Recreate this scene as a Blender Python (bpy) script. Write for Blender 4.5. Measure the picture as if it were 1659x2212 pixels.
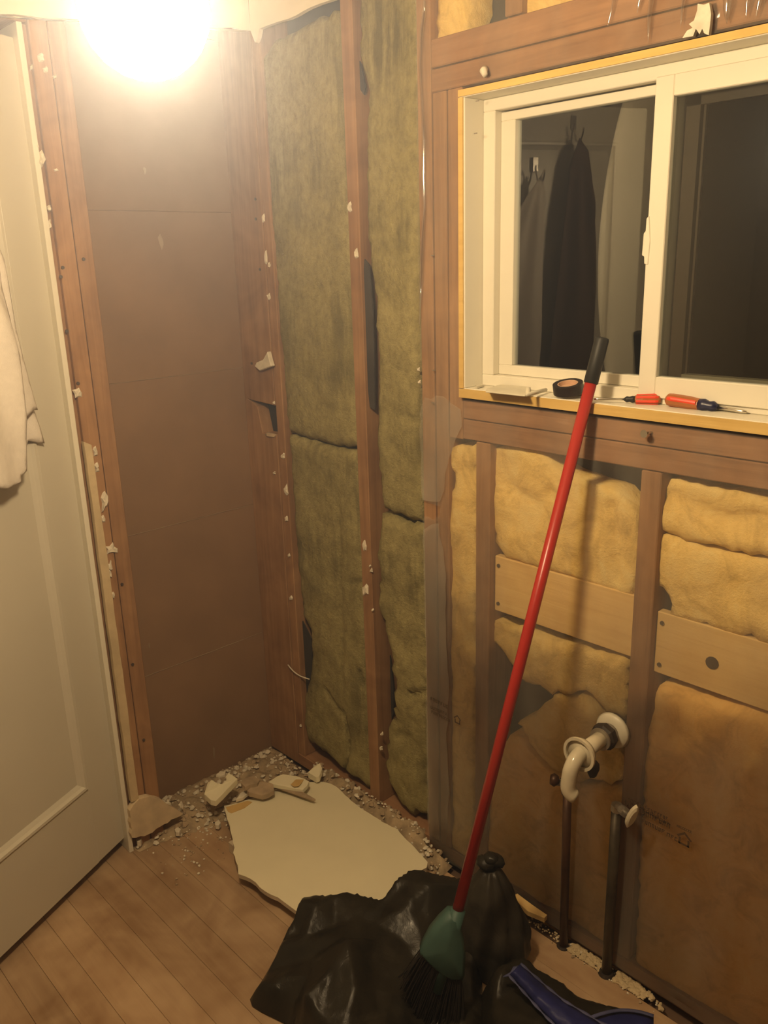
import bpy, bmesh, math, random
import numpy as np
from mathutils import Vector, Matrix, noise
from mathutils.geometry import delaunay_2d_cdt

random.seed(7)
sc = bpy.context.scene
for o in list(bpy.data.objects):
    bpy.data.objects.remove(o)

# ------------------------------------------------------------------ camera
W, H, F = 1659, 2212, 1815.0
YAW, PITCH, ROLL = math.radians(46.913), math.radians(16.661), math.radians(-1.717)
CAM = np.array([1.94934, -1.41001, 1.56])
_cy, _sy, _cp, _sp = math.cos(YAW), math.sin(YAW), math.cos(PITCH), math.sin(PITCH)
_f = np.array([-_sy * _cp, _cy * _cp, -_sp])
_r = np.array([_cy, _sy, 0.0])
_u = np.cross(_r, _f)
_cr, _sr = math.cos(ROLL), math.sin(ROLL)
R_, U_ = _r * _cr + _u * _sr, -_r * _sr + _u * _cr
cd = bpy.data.cameras.new('camera')
cd.sensor_fit = 'HORIZONTAL'
cd.sensor_width = 36
cd.lens = 36 * F / W
cd.clip_start = 0.02
cam = bpy.data.objects.new('camera', cd)
sc.collection.objects.link(cam)
cam.matrix_world = Matrix((
    (R_[0], U_[0], -_f[0], CAM[0]),
    (R_[1], U_[1], -_f[1], CAM[1]),
    (R_[2], U_[2], -_f[2], CAM[2]),
    (0, 0, 0, 1)))
sc.camera = cam

# ------------------------------------------------------------------ world, exposure
w = bpy.data.worlds.new('night')
sc.world = w
w.use_nodes = True
w.node_tree.nodes['Background'].inputs[0].default_value = (0.004, 0.0035, 0.003, 1)
w.node_tree.nodes['Background'].inputs[1].default_value = 1.0
sc.view_settings.view_transform = 'Standard'
sc.view_settings.look = 'None'
sc.view_settings.gamma = 1.0
sc.view_settings.use_curve_mapping = False
sc.view_settings.exposure = 0.0
sc.cycles.max_bounces = 5
sc.cycles.diffuse_bounces = 3
sc.cycles.glossy_bounces = 3
sc.cycles.volume_bounces = 0
sc.cycles.transparent_max_bounces = 12
LAMP_POS = (1.085, -0.915, 1.812)
LAMP_R = 0.066
LAMP_STRENGTH = 265.0
LAMP_COLOR = (1.0, 0.735, 0.425)
HAZE = 0.062
# thin even haze added for the glow around the lamp, tinted cool
_v = w.node_tree.nodes.new('ShaderNodeVolumeScatter')
_v.inputs['Color'].default_value = (0.72, 0.80, 1.0, 1)
_v.inputs['Density'].default_value = HAZE
_v.inputs['Anisotropy'].default_value = 0.75
w.node_tree.links.new(_v.outputs[0], w.node_tree.nodes['World Output'].inputs['Volume'])
w.cycles.homogeneous_volume = True
w.cycles.volume_sampling = 'EQUIANGULAR'
w.cycles.sampling_method = 'NONE'


# ------------------------------------------------------------------ measuring: where a sight line meets a wall plane
def ray(px, py):
    d = R_ * (px - W / 2) - U_ * (py - H / 2) + _f * F
    return d / np.linalg.norm(d)


def onX(px, py, y=0.0):          # on a plane parallel to the window wall
    d = ray(px, py)
    return CAM + d * ((y - CAM[1]) / d[1])


def onY(px, py, x=0.0):          # on a plane parallel to the left wall
    d = ray(px, py)
    return CAM + d * ((x - CAM[0]) / d[0])


def onZ(px, py, z=0.0):          # on a level plane
    d = ray(px, py)
    return CAM + d * ((z - CAM[2]) / d[2])


DH = np.array([-0.0264, -0.5899])
DD = np.array([0.4179, -0.9085])
DN = np.array([0.9085, 0.4179])


def onD(px, py, off=0.0):        # on the open door's face: distance from hinge, height
    d = ray(px, py)
    n3 = np.array([DN[0], DN[1], 0])
    t = ((np.array([DH[0], DH[1], 0]) - CAM) @ n3 + off) / (d @ n3)
    p = CAM + d * t
    return float((p[:2] - DH) @ DD), float(p[2])


def door_pt(s, z, off=0.0):
    q = DH + DD * s + DN * off
    return (q[0], q[1], z)


# ------------------------------------------------------------------ objects
C = sc.collection
ORG = {}


def tag(o, label=None, cat=None, group=None, kind=None):
    if label: o['label'] = label
    if cat: o['category'] = cat
    if group: o['group'] = group
    if kind: o['kind'] = kind
    return o


def empty(name, loc, label=None, cat=None, group=None, kind=None):
    o = bpy.data.objects.new(name, None)
    o.empty_display_size = 0.05
    C.objects.link(o)
    o.location = tuple(float(q) for q in loc)
    ORG[o] = Vector(tuple(float(q) for q in loc))
    return tag(o, label, cat, group, kind)


class MB:
    """collects shapes given in world coordinates and links them as ONE mesh object"""
    def __init__(s):
        s.v, s.f = [], []

    def add(s, vs, fs):
        n = len(s.v)
        s.v += [tuple(float(c) for c in v) for v in vs]
        s.f += [tuple(i + n for i in f) for f in fs]
        return s

    def box(s, a, b):
        (x0, y0, z0), (x1, y1, z1) = a, b
        x0, x1 = min(x0, x1), max(x0, x1)
        y0, y1 = min(y0, y1), max(y0, y1)
        z0, z1 = min(z0, z1), max(z0, z1)
        return s.add([(x0, y0, z0), (x1, y0, z0), (x1, y1, z0), (x0, y1, z0), (x0, y0, z1), (x1, y0, z1), (x1, y1, z1), (x0, y1, z1)],
                     [(0, 3, 2, 1), (4, 5, 6, 7), (0, 1, 5, 4), (1, 2, 6, 5), (2, 3, 7, 6), (3, 0, 4, 7)])

    def obox(s, o, ax, ay, az):
        """box from a corner and three edge vectors"""
        o, ax, ay, az = (np.array(q, float) for q in (o, ax, ay, az))
        vs = [o + ax * i + ay * j + az * k for k in (0, 1) for j in (0, 1) for i in (0, 1)]
        fs = [(0, 2, 3, 1), (4, 5, 7, 6), (0, 1, 5, 4), (2, 6, 7, 3), (0, 4, 6, 2), (1, 3, 7, 5)]
        if np.cross(ax, ay) @ az < 0:
            fs = [f[::-1] for f in fs]
        return s.add(vs, fs)

    def prism(s, poly, vec):
        """polygon of 3-D points pushed along vec"""
        n = len(poly)
        p = [np.array(q, float) for q in poly]
        vec = np.array(vec, float)
        nr = np.zeros(3)
        for i in range(n):
            nr += np.cross(p[i], p[(i + 1) % n])
        if nr @ vec > 0:
            p = p[::-1]
        return s.add(p + [q + vec for q in p],
                     [tuple(range(n)), tuple(range(2 * n - 1, n - 1, -1))] +
                     [((i + 1) % n, i, n + i, n + (i + 1) % n) for i in range(n)])

    def tube(s, path, rad, n=12, cap=True, squash=None):
        path = [np.array(p, float) for p in path]
        if not hasattr(rad, '__len__'):
            rad = [rad] * len(path)
        t0 = path[1] - path[0]
        ref = np.array([0, 0, 1.0]) if abs(t0[2]) < 0.8 * np.linalg.norm(t0) else np.array([1.0, 0, 0])
        vs, fs = [], []
        side = None
        for i, p in enumerate(path):
            t = path[min(i + 1, len(path) - 1)] - path[max(i - 1, 0)]
            t = t / (np.linalg.norm(t) + 1e-12)
            if side is None:
                side = np.cross(ref, t)
            side = side - t * (side @ t)
            side /= np.linalg.norm(side) + 1e-12
            up = np.cross(t, side)
            for k in range(n):
                a = 2 * math.pi * k / n
                vs.append(p + (side * math.cos(a) + up * math.sin(a) * (squash or 1)) * rad[i])
        for i in range(len(path) - 1):
            for k in range(n):
                a, b = i * n + k, i * n + (k + 1) % n
                fs.append((a, b, b + n, a + n))
        if cap:
            fs.append(tuple(range(n))[::-1])
            fs.append(tuple(range((len(path) - 1) * n, len(path) * n)))
        return s.add(vs, fs)

    def blob(s, c, r, seed=0, rough=0.35, scale=(1, 1, 1), sub=1):
        """an irregular lump"""
        bm = bmesh.new()
        bmesh.ops.create_icosphere(bm, subdivisions=sub, radius=1)
        rnd = random.Random(seed)
        vs = []
        bm.verts.ensure_lookup_table()
        for v in bm.verts:
            k = r * (1 + rnd.uniform(-rough, rough))
            vs.append((c[0] + v.co.x * k * scale[0], c[1] + v.co.y * k * scale[1], c[2] + v.co.z * k * scale[2]))
        fs = [tuple(q.index for q in f.verts) for f in bm.faces]
        bm.free()
        return s.add(vs, fs)

    def build(s, name, mat, parent=None, smooth=False, bevel=0.0, label=None, cat=None, group=None, kind=None, origin=None):
        org = ORG[parent] if parent is not None else Vector(tuple(float(q) for q in origin) if origin is not None else (0, 0, 0))
        me = bpy.data.meshes.new(name)
        me.from_pydata([(a - org.x, b - org.y, c - org.z) for a, b, c in s.v], [], s.f)
        if bevel:
            bm = bmesh.new()
            bm.from_mesh(me)
            bmesh.ops.recalc_face_normals(bm, faces=bm.faces)
            es = [e for e in bm.edges if len(e.link_faces) == 2 and e.calc_face_angle(0) > 0.6]
            bmesh.ops.bevel(bm, geom=es, offset=bevel, segments=1, affect='EDGES', clamp_overlap=True)
            bm.to_mesh(me)
            bm.free()
        if smooth:
            for p in me.polygons:
                p.use_smooth = True
        me.materials.append(mat)
        me.update()
        o = bpy.data.objects.new(name, me)
        C.objects.link(o)
        if parent is not None:
            o.parent = parent
        else:
            o.location = org
        ORG[o] = org
        return tag(o, label, cat, group, kind)


def poly_dist(P, poly):
    P = np.asarray(P, float)
    poly = np.asarray(poly, float)
    d = np.full(len(P), 1e9)
    for i in range(len(poly)):
        a, b = poly[i], poly[(i + 1) % len(poly)]
        ab = b - a
        t = np.clip(((P - a) @ ab) / (ab @ ab + 1e-12), 0, 1)
        d = np.minimum(d, np.hypot(*(P - a - t[:, None] * ab).T))
    return d


def inside(P, poly):
    P = np.asarray(P, float)
    poly = np.asarray(poly, float)
    r = np.zeros(len(P), bool)
    for i in range(len(poly)):
        a, b = poly[i], poly[(i + 1) % len(poly)]
        c = ((a[1] > P[:, 1]) != (b[1] > P[:, 1]))
        with np.errstate(divide='ignore', invalid='ignore'):
            x = (b[0] - a[0]) * (P[:, 1] - a[1]) / (b[1] - a[1]) + a[0]
        r ^= c & (P[:, 0] < x)
    return r


def jag(poly, step, amp, seed=1, skip=()):
    """subdivide a closed outline and make it ragged"""
    rnd = random.Random(seed)
    out = []
    n = len(poly)
    for i in range(n):
        a, b = np.array(poly[i], float), np.array(poly[(i + 1) % n], float)
        L = np.linalg.norm(b - a)
        k = max(1, int(L / step))
        nr = np.array([-(b - a)[1], (b - a)[0]]) / (L + 1e-9)
        for j in range(k):
            q = a + (b - a) * j / k
            if i not in skip:
                q = q + nr * rnd.gauss(0, amp)
            out.append(tuple(q))
    return out


def sheet(poly, sp, hfun, pmap, back=None, seed=0):
    """filled outline with relief: hfun(u, v, edge distance) -> height, pmap(u, v, h) -> point; back closes the sides"""
    rnd = np.random.RandomState(seed)
    pa = np.array(poly, float)
    lo, hi = pa.min(0), pa.max(0)
    us = np.arange(lo[0] + sp / 2, hi[0], sp)
    vs = np.arange(lo[1] + sp / 2, hi[1], sp)
    g = np.array([(a + (sp / 2 if j % 2 else 0), b) for j, b in enumerate(vs) for a in us])
    g = g + rnd.uniform(-0.22, 0.22, g.shape) * sp
    m = inside(g, pa)
    g = g[m]
    d = poly_dist(g, pa)
    g = g[d > sp * 0.4]
    pts = [Vector(p) for p in pa] + [Vector(p) for p in g]
    n = len(pa)
    V2, _, F2, *_ = delaunay_2d_cdt(pts, [(i, (i + 1) % n) for i in range(n)], [], 1, 1e-6)
    A = np.array([(q.x, q.y) for q in V2])
    dist = poly_dist(A, pa)
    hs = [hfun(a[0], a[1], dd) for a, dd in zip(A, dist)]
    out = [pmap(a[0], a[1], h) for a, h in zip(A, hs)]
    faces = [tuple(f) for f in F2]
    # orientation is set afterwards by the caller's normals
    mb = MB()
    if back is not None:
        cnt = {}
        for f in faces:
            for i in range(len(f)):
                e = (f[i], f[(i + 1) % len(f)])
                cnt[e] = cnt.get(e, 0) + 1
        be = [e for e in cnt if (e[1], e[0]) not in cnt]
        idx = {}
        for a, b in be:
            for q in (a, b):
                if q not in idx:
                    idx[q] = len(out)
                    out.append(pmap(A[q][0], A[q][1], back(A[q][0], A[q][1]) if callable(back) else back))
        for a, b in be:
            faces.append((b, a, idx[a], idx[b]))
    mb.add(out, faces)
    return mb


def fix_normals(o, toward=None):
    me = o.data
    bm = bmesh.new()
    bm.from_mesh(me)
    bmesh.ops.recalc_face_normals(bm, faces=bm.faces)
    if toward is not None:
        s = sum((f.normal.dot(Vector(toward)) * f.calc_area() for f in bm.faces))
        if s < 0:
            bmesh.ops.reverse_faces(bm, faces=bm.faces)
    bm.to_mesh(me)
    bm.free()
    return o


def fbm(x, y, z, o=4):
    return noise.fractal(Vector((x, y, z)), 1.0, 2.0, o)


def ridge(x, y, z):
    return 1 - 2 * abs(noise.noise(Vector((x, y, z))))


# ------------------------------------------------------------------ materials
def srgb(r, g, b):
    return tuple(((c / 255 / 12.92) if c / 255 <= 0.04045 else ((c / 255 + 0.055) / 1.055) ** 2.4) for c in (r, g, b)) + (1,)


class Mat:
    def __init__(s, name, base=(0.5, 0.5, 0.5), rough=0.7, spec=0.3, metal=0.0):
        s.m = bpy.data.materials.new(name)
        s.m.use_nodes = True
        s.nt = s.m.node_tree
        s.n, s.l = s.nt.nodes, s.nt.links
        s.b = s.n['Principled BSDF']
        s.b.inputs['Base Color'].default_value = tuple(base[:3]) + (1,)
        s.b.inputs['Roughness'].default_value = rough
        s.b.inputs['Specular IOR Level'].default_value = spec
        s.b.inputs['Metallic'].default_value = metal
        s.tc = s.n.new('ShaderNodeTexCoord')

    def noise(s, scale, detail=4, rough=0.6, stretch=(1, 1, 1), dist=0.0):
        mp = s.n.new('ShaderNodeMapping')
        mp.inputs['Scale'].default_value = stretch
        s.l.new(s.tc.outputs['Object'], mp.inputs['Vector'])
        t = s.n.new('ShaderNodeTexNoise')
        t.inputs['Scale'].default_value = scale
        t.inputs['Detail'].default_value = detail
        t.inputs['Roughness'].default_value = rough
        t.inputs['Distortion'].default_value = dist
        s.l.new(mp.outputs['Vector'], t.inputs['Vector'])
        return t.outputs['Fac']

    def ramp(s, fac, stops):
        r = s.n.new('ShaderNodeValToRGB')
        e = r.color_ramp.elements
        while len(e) < len(stops):
            e.new(0.5)
        for k, (p, c) in zip(e, stops):
            k.position = p
            k.color = tuple(c[:3]) + (1,)
        s.l.new(fac, r.inputs['Fac'])
        return r.outputs['Color']

    def mix(s, fac, a, b, mode='MIX'):
        m = s.n.new('ShaderNodeMix')
        m.data_type = 'RGBA'
        m.blend_type = mode
        for sock, val in ((m.inputs['Factor'], fac), (m.inputs[6], a), (m.inputs[7], b)):
            if hasattr(val, 'is_linked'):
                s.l.new(val, sock)
            else:
                sock.default_value = val if not hasattr(val, '__len__') else tuple(val[:3]) + (1,)
        return m.outputs[2]

    def rnd(s):
        o = s.n.new('ShaderNodeObjectInfo')
        return o.outputs['Random']

    def color(s, c):
        s.l.new(c, s.b.inputs['Base Color'])
        return s

    def bump(s, fac, strength=0.3, dist=0.01):
        b = s.n.new('ShaderNodeBump')
        b.inputs['Strength'].default_value = strength
        b.inputs['Distance'].default_value = dist
        s.l.new(fac, b.inputs['Height'])
        s.l.new(b.outputs['Normal'], s.b.inputs['Normal'])
        return s


def wood(name, dark, mid, light, axis, rough=0.75, grain=9.0, spec=0.2, blotch=0.5):
    m = Mat(name, mid, rough, spec)
    st = [6, 6, 6]
    st[axis] = 0.35
    g = m.noise(grain, 3, 0.65, st, 0.4)
    big = m.noise(5.0, 3, 0.7, (1, 1, 1), 0.6)
    c = m.ramp(g, [(0.3, dark), (0.5, mid), (0.72, light)])
    c2 = m.mix(blotch, c, m.ramp(big, [(0.34, dark), (0.66, light)]), 'MIX')
    br = m.ramp(m.rnd(), [(0.0, (0.84, 0.84, 0.84)), (1.0, (1.06, 1.05, 1.02))])
    m.color(m.mix(1.0, c2, br, 'MULTIPLY'))
    m.bump(g, 0.25, 0.004)
    return m.m


M = {}
M['stud'] = wood('old_fir_upright', (0.23, 0.12, 0.06), (0.37, 0.20, 0.098), (0.48, 0.28, 0.145), 2)
M['plate'] = wood('old_fir_level', (0.24, 0.12, 0.06), (0.40, 0.21, 0.105), (0.50, 0.28, 0.15), 0)
M['pale_board'] = wood('pale_sheathing_board', (0.72, 0.47, 0.18), (0.85, 0.60, 0.25), (0.90, 0.68, 0.32), 0)
M['raw_pine'] = wood('raw_pine_edge', (0.56, 0.36, 0.11), (0.68, 0.46, 0.15), (0.76, 0.54, 0.20), 0)
M['floor'] = wood('worn_strip_floor', (0.30, 0.175, 0.09), (0.45, 0.30, 0.175), (0.56, 0.40, 0.25), 0, 0.62, 6.0, 0.3, 0.7)


def plain(name, base, rough=0.7, spec=0.3, metal=0.0, var=0.12, nscale=14, bump=0.0, bdist=0.002, bscale=80):
    m = Mat(name, base, rough, spec, metal)
    b = np.array(base[:3])
    m.color(m.ramp(m.noise(nscale, 3), [(0.3, b * (1 - var)), (0.7, np.minimum(b * (1 + var), 1))]))
    if bump:
        m.bump(m.noise(bscale, 4), bump, bdist)
    return m.m


def wool(name, dark, mid, light, streak=True, bump=0.7):
    m = Mat(name, mid, 0.95, 0.05)
    a = m.noise(60, 4, 0.75, (1, 1, 0.7))
    b = m.noise(7, 4, 0.6)
    c = m.ramp(a, [(0.28, dark), (0.5, mid), (0.75, light)])
    c = m.mix(0.4, c, m.ramp(b, [(0.3, dark), (0.7, light)]))
    if streak:
        st = m.noise(22, 4, 0.7, (1.0, 1.0, 0.09))
        pat = m.noise(3.2, 2, 0.5)
        k = m.ramp(m.mix(1.0, m.ramp(st, [(0.42, (0, 0, 0)), (0.58, (1, 1, 1))]), m.ramp(pat, [(0.45, (0, 0, 0)), (0.6, (1, 1, 1))]), 'MULTIPLY'),
                   [(0, (0, 0, 0)), (1, (0.75, 0.75, 0.75))])
        c = m.mix(k, c, tuple(np.array(dark) * 0.6))
    m.color(c)
    m.bump(m.noise(110, 3, 0.8), bump, 0.006)
    if not streak:
        lump = m.noise(13, 4, 0.72, (1, 1, 1), 0.8)
        m.color(m.mix(0.6, c, m.ramp(lump, [(0.32, np.array(dark) * 0.72), (0.5, mid), (0.68, light)])))
    return m.m


M['wool'] = wool('mineral_wool', (0.17, 0.145, 0.065), (0.32, 0.275, 0.125), (0.44, 0.38, 0.18))
M['fibre'] = wool('yellow_fibreglass', (0.74, 0.50, 0.15), (0.90, 0.65, 0.225), (0.95, 0.78, 0.36), False, 0.5)
M['fibre_tan'] = wool('tan_fibreglass', (0.80, 0.46, 0.13), (0.93, 0.58, 0.18), (0.95, 0.68, 0.26), False, 0.25)
M['gyp_back'] = plain('grey_brown_lath_paper', (0.275, 0.17, 0.10), 0.85, 0.1, 0, 0.10, 5)
M['bead'] = plain('plaster_joint', (0.34, 0.245, 0.155), 0.9, 0.1)
M['slab'] = plain('dusty_slab', (0.64, 0.52, 0.35), 0.95, 0.05, 0, 0.15, 20, 0.3)
M['bead2'] = plain('beige_base_plaster', (0.60, 0.48, 0.30), 0.95, 0.05, 0, 0.12, 20, 0.5)
M['plaster'] = plain('broken_white_plaster', (0.72, 0.66, 0.54), 0.9, 0.1, 0, 0.15, 40, 0.4)
M['plaster_dirty'] = plain('dusty_brown_plaster', (0.42, 0.32, 0.21), 0.95, 0.05, 0, 0.25, 20, 0.5)
M['wallpaint'] = plain('cream_wall_paint', (0.80, 0.74, 0.62), 0.6, 0.3, 0, 0.04)
M['board'] = plain('drywall_face', (0.80, 0.74, 0.54), 0.85, 0.15, 0, 0.03, 9, 0.1)
M['paper'] = plain('tan_drywall_paper', (0.62, 0.42, 0.16), 0.85, 0.1)
M['gypcore'] = plain('gypsum_core', (0.55, 0.46, 0.34), 0.95, 0.05)
M['door'] = plain('white_door_paint', (0.64, 0.60, 0.50), 0.32, 0.45, 0, 0.02, 4)
M['vinyl'] = plain('white_vinyl', (0.78, 0.74, 0.62), 0.4, 0.4, 0, 0.015)
M['vinyl_grey'] = plain('grey_track', (0.30, 0.26, 0.18), 0.5, 0.4)
M['cloth'] = plain('white_terry', (0.82, 0.76, 0.68), 0.95, 0.1, 0, 0.04, 60, 0.5, 0.002, 400)
M['robe'] = plain('dark_brown_robe', (0.12, 0.078, 0.058), 0.95, 0.1, 0, 0.2, 60, 0.4)
M['steel'] = plain('bright_steel', (0.75, 0.72, 0.66), 0.22, 0.5, 1.0)
M['galv'] = plain('dull_steel', (0.42, 0.39, 0.34), 0.45, 0.5, 0.8)
M['copper'] = plain('old_brown_copper', (0.075, 0.034, 0.016), 0.4, 0.5, 0.35, 0.3, 30)
M['darkpipe'] = plain('dark_pipe', (0.085, 0.070, 0.048), 0.38, 0.5, 0.5, 0.3, 30)
M['rust'] = plain('dark_rubber', (0.035, 0.026, 0.02), 0.55, 0.4, 0, 0.4, 40)
M['abs'] = plain('yellowed_white_pipe', (0.62, 0.56, 0.42), 0.16, 0.55, 0, 0.12, 20)
M['red'] = plain('red_enamel', (0.43, 0.026, 0.018), 0.3, 0.5, 0, 0.03)
M['grip'] = plain('black_grip', (0.020, 0.020, 0.018), 0.5, 0.35)
M['teal'] = plain('teal_plastic', (0.055, 0.115, 0.10), 0.5, 0.35, 0, 0.15, 12)
M['bristle'] = plain('black_bristle', (0.018, 0.014, 0.011), 0.6, 0.3)
M['tape'] = plain('black_tape', (0.02, 0.013, 0.010), 0.4, 0.4)
M['tapecore'] = plain('card_core', (0.55, 0.36, 0.24), 0.85, 0.1)
M['acetate'] = plain('amber_handle', (0.36, 0.12, 0.03), 0.3, 0.5)
M['redplastic'] = plain('red_handle', (0.75, 0.06, 0.02), 0.35, 0.4)
M['navy'] = plain('navy_collar', (0.010, 0.012, 0.05), 0.35, 0.45)
M['grey_plastic'] = plain('pale_grey_plate', (0.62, 0.58, 0.46), 0.35, 0.45)
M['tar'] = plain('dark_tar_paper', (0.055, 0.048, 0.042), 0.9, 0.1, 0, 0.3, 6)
M['dark_board'] = plain('dark_stripped_wall', (0.16, 0.10, 0.065), 0.85, 0.1, 0, 0.2, 3)
M['backpaint'] = plain('tan_wall_paint', (0.46, 0.40, 0.31), 0.7, 0.2)
M['bronze'] = plain('bronze_screen_frame', (0.055, 0.036, 0.022), 0.5, 0.3)
M['dirt'] = plain('plaster_dust', (0.40, 0.31, 0.20), 0.95, 0.05, 0, 0.3, 25, 0.7, 0.004, 60)
M['ink'] = plain('faded_ink', (0.10, 0.06, 0.03), 0.8, 0.1)
M['nail'] = plain('old_nail', (0.12, 0.09, 0.07), 0.5, 0.4, 0.6)
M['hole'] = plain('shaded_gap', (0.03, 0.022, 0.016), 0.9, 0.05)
M['blackwire'] = plain('white_wire', (0.7, 0.65, 0.55), 0.5, 0.3)


def bag_mat(name, base, rough=0.28):
    m = Mat(name, base, rough, 0.18)
    m.color(m.ramp(m.noise(18, 5), [(0.3, np.array(base) * 0.8), (0.72, np.array(base) * 1.5)]))
    m.bump(m.noise(30, 6, 0.7, (1, 1, 1), 1.5), 0.3, 0.004)
    return m.m


M['bag'] = bag_mat('black_bag_film', (0.020, 0.017, 0.012), 0.24)
M['bag_grey'] = bag_mat('smoky_bag_film', (0.034, 0.029, 0.021), 0.35)
M['blue'] = bag_mat('blue_bag_film', (0.022, 0.026, 0.115), 0.4)
M['blue_edge'] = bag_mat('pale_blue_hem', (0.075, 0.080, 0.17), 0.4)


def film_mat(name='clear_poly_film', lo=0.07, hi=0.21):
    m = bpy.data.materials.new(name)
    m.use_nodes = True
    nt = m.node_tree
    n, l = nt.nodes, nt.links
    n.clear()
    out = n.new('ShaderNodeOutputMaterial')
    tc = n.new('ShaderNodeTexCoord')
    mp = n.new('ShaderNodeMapping')
    mp.inputs['Scale'].default_value = (1, 1, 0.35)
    l.new(tc.outputs['Object'], mp.inputs['Vector'])
    nz = n.new('ShaderNodeTexNoise')
    nz.inputs['Scale'].default_value = 9
    nz.inputs['Detail'].default_value = 4
    l.new(mp.outputs['Vector'], nz.inputs['Vector'])
    bp = n.new('ShaderNodeBump')
    bp.inputs['Strength'].default_value = 0.25
    bp.inputs['Distance'].default_value = 0.01
    l.new(nz.outputs['Fac'], bp.inputs['Height'])
    tr = n.new('ShaderNodeBsdfTransparent')
    tr.inputs['Color'].default_value = (0.99, 0.985, 0.97, 1)
    df = n.new('ShaderNodeBsdfDiffuse')
    df.inputs['Color'].default_value = (0.62, 0.58, 0.50, 1)
    mx = n.new('ShaderNodeMixShader')
    rp = n.new('ShaderNodeValToRGB')
    rp.color_ramp.elements[0].position = 0.35
    rp.color_ramp.elements[0].color = (lo, lo, lo, 1)
    rp.color_ramp.elements[1].position = 0.75
    rp.color_ramp.elements[1].color = (hi, hi, hi, 1)
    l.new(nz.outputs['Fac'], rp.inputs['Fac'])
    l.new(rp.outputs['Color'], mx.inputs[0])
    l.new(tr.outputs[0], mx.inputs[1])
    l.new(df.outputs[0], mx.inputs[2])
    gl = n.new('ShaderNodeBsdfGlossy')
    gl.inputs['Roughness'].default_value = 0.12
    l.new(bp.outputs['Normal'], gl.inputs['Normal'])
    fr = n.new('ShaderNodeFresnel')
    fr.inputs['IOR'].default_value = 1.28
    mx2 = n.new('ShaderNodeMixShader')
    l.new(fr.outputs[0], mx2.inputs[0])
    l.new(mx.outputs[0], mx2.inputs[1])
    l.new(gl.outputs[0], mx2.inputs[2])
    l.new(mx2.outputs[0], out.inputs['Surface'])
    return m


M['film'] = film_mat()
M['film_cloudy'] = film_mat('doubled_poly_film', 0.12, 0.34)


def fold_mat():
    m = bpy.data.materials.new('folded_poly_film')
    m.use_nodes = True
    n, l = m.node_tree.nodes, m.node_tree.links
    n.clear()
    out = n.new('ShaderNodeOutputMaterial')
    tr = n.new('ShaderNodeBsdfTransparent')
    gl = n.new('ShaderNodeBsdfGlossy')
    gl.inputs['Roughness'].default_value = 0.10
    mx = n.new('ShaderNodeMixShader')
    mx.inputs[0].default_value = 0.26
    l.new(tr.outputs[0], mx.inputs[1])
    l.new(gl.outputs[0], mx.inputs[2])
    l.new(mx.outputs[0], out.inputs['Surface'])
    return m


M['fold'] = fold_mat()


def glass_mat():
    m = bpy.data.materials.new('window_glass')
    m.use_nodes = True
    nt = m.node_tree
    n, l = nt.nodes, nt.links
    n.clear()
    out = n.new('ShaderNodeOutputMaterial')
    tr = n.new('ShaderNodeBsdfTransparent')
    tr.inputs['Color'].default_value = (0.9, 0.92, 0.9, 1)
    gl = n.new('ShaderNodeBsdfGlossy')
    gl.inputs['Roughness'].default_value = 0.0
    fr = n.new('ShaderNodeFresnel')
    fr.inputs['IOR'].default_value = 1.85
    mx = n.new('ShaderNodeMixShader')
    l.new(fr.outputs[0], mx.inputs[0])
    l.new(tr.outputs[0], mx.inputs[1])
    l.new(gl.outputs[0], mx.inputs[2])
    l.new(mx.outputs[0], out.inputs['Surface'])
    return m


M['glass'] = glass_mat()


def emit(name, col, k):
    m = bpy.data.materials.new(name)
    m.use_nodes = True
    n, l = m.node_tree.nodes, m.node_tree.links
    n.clear()
    out = n.new('ShaderNodeOutputMaterial')
    e = n.new('ShaderNodeEmission')
    e.inputs[0].default_value = tuple(col) + (1,)
    e.inputs[1].default_value = k
    l.new(e.outputs[0], out.inputs['Surface'])
    return m


# ================================================================== SETTING
CEIL = 2.42
XE, YS = 2.75, -2.95              # far ends of the room, behind the camera

# floor: strips running along the window wall
floor = empty('floor', (0, 0, 0), kind='structure')
MB().box((-0.30, YS, -0.06), (XE, 0.10, -0.022)).build('subfloor', M['dark_board'], floor)
pw = 0.0694
k = 0
rnd = random.Random(3)
y1 = -0.035
while y1 > YS:
    y0 = max(y1 - pw, YS)
    cut = [-0.14] + ([rnd.uniform(0.6, 2.2)] if k > 1 else []) + [XE]
    for a, b in zip(cut[:-1], cut[1:]):
        dz = rnd.uniform(-0.0006, 0.0)
        MB().box((a + 0.0003, y0 + 0.0003, -0.022), (b - 0.0003, y1 - 0.0003, dz)).build('plank', M['floor'], floor, bevel=0.0006)
    y1 -= pw
    k += 1

# ---------------- left wall (x = 0): door frame, doubled studs, corner stud, backs of the neighbouring room's lath boards
wl = empty('wall_left', (0, -0.3, 0), kind='structure')
PX = -0.15
for a, b in ((-0.02, 0.4197), (0.4203, 0.8502), (0.8508, 1.2697), (1.2703, 1.7002), (1.7006, 2.13), (2.1306, CEIL)):
    MB().box((PX - 0.012, -0.60, a), (PX, 0.02, b)).build('lath_board', M['gyp_back'], wl, bevel=0.001)
for z in (0.42, 0.8505, 1.27):
    q = [(-0.47 + 0.0465 * i, z + 0.0012 * fbm(i * 0.7, z * 9, 1, 3)) for i in range(11)]
    MB().tube([(PX, a, b) for a, b in q], [0.0016 + 0.0007 * fbm(i, z, 3, 2) for i in range(11)], 6, squash=0.6).build('joint_bead', M['bead'], wl)
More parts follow.
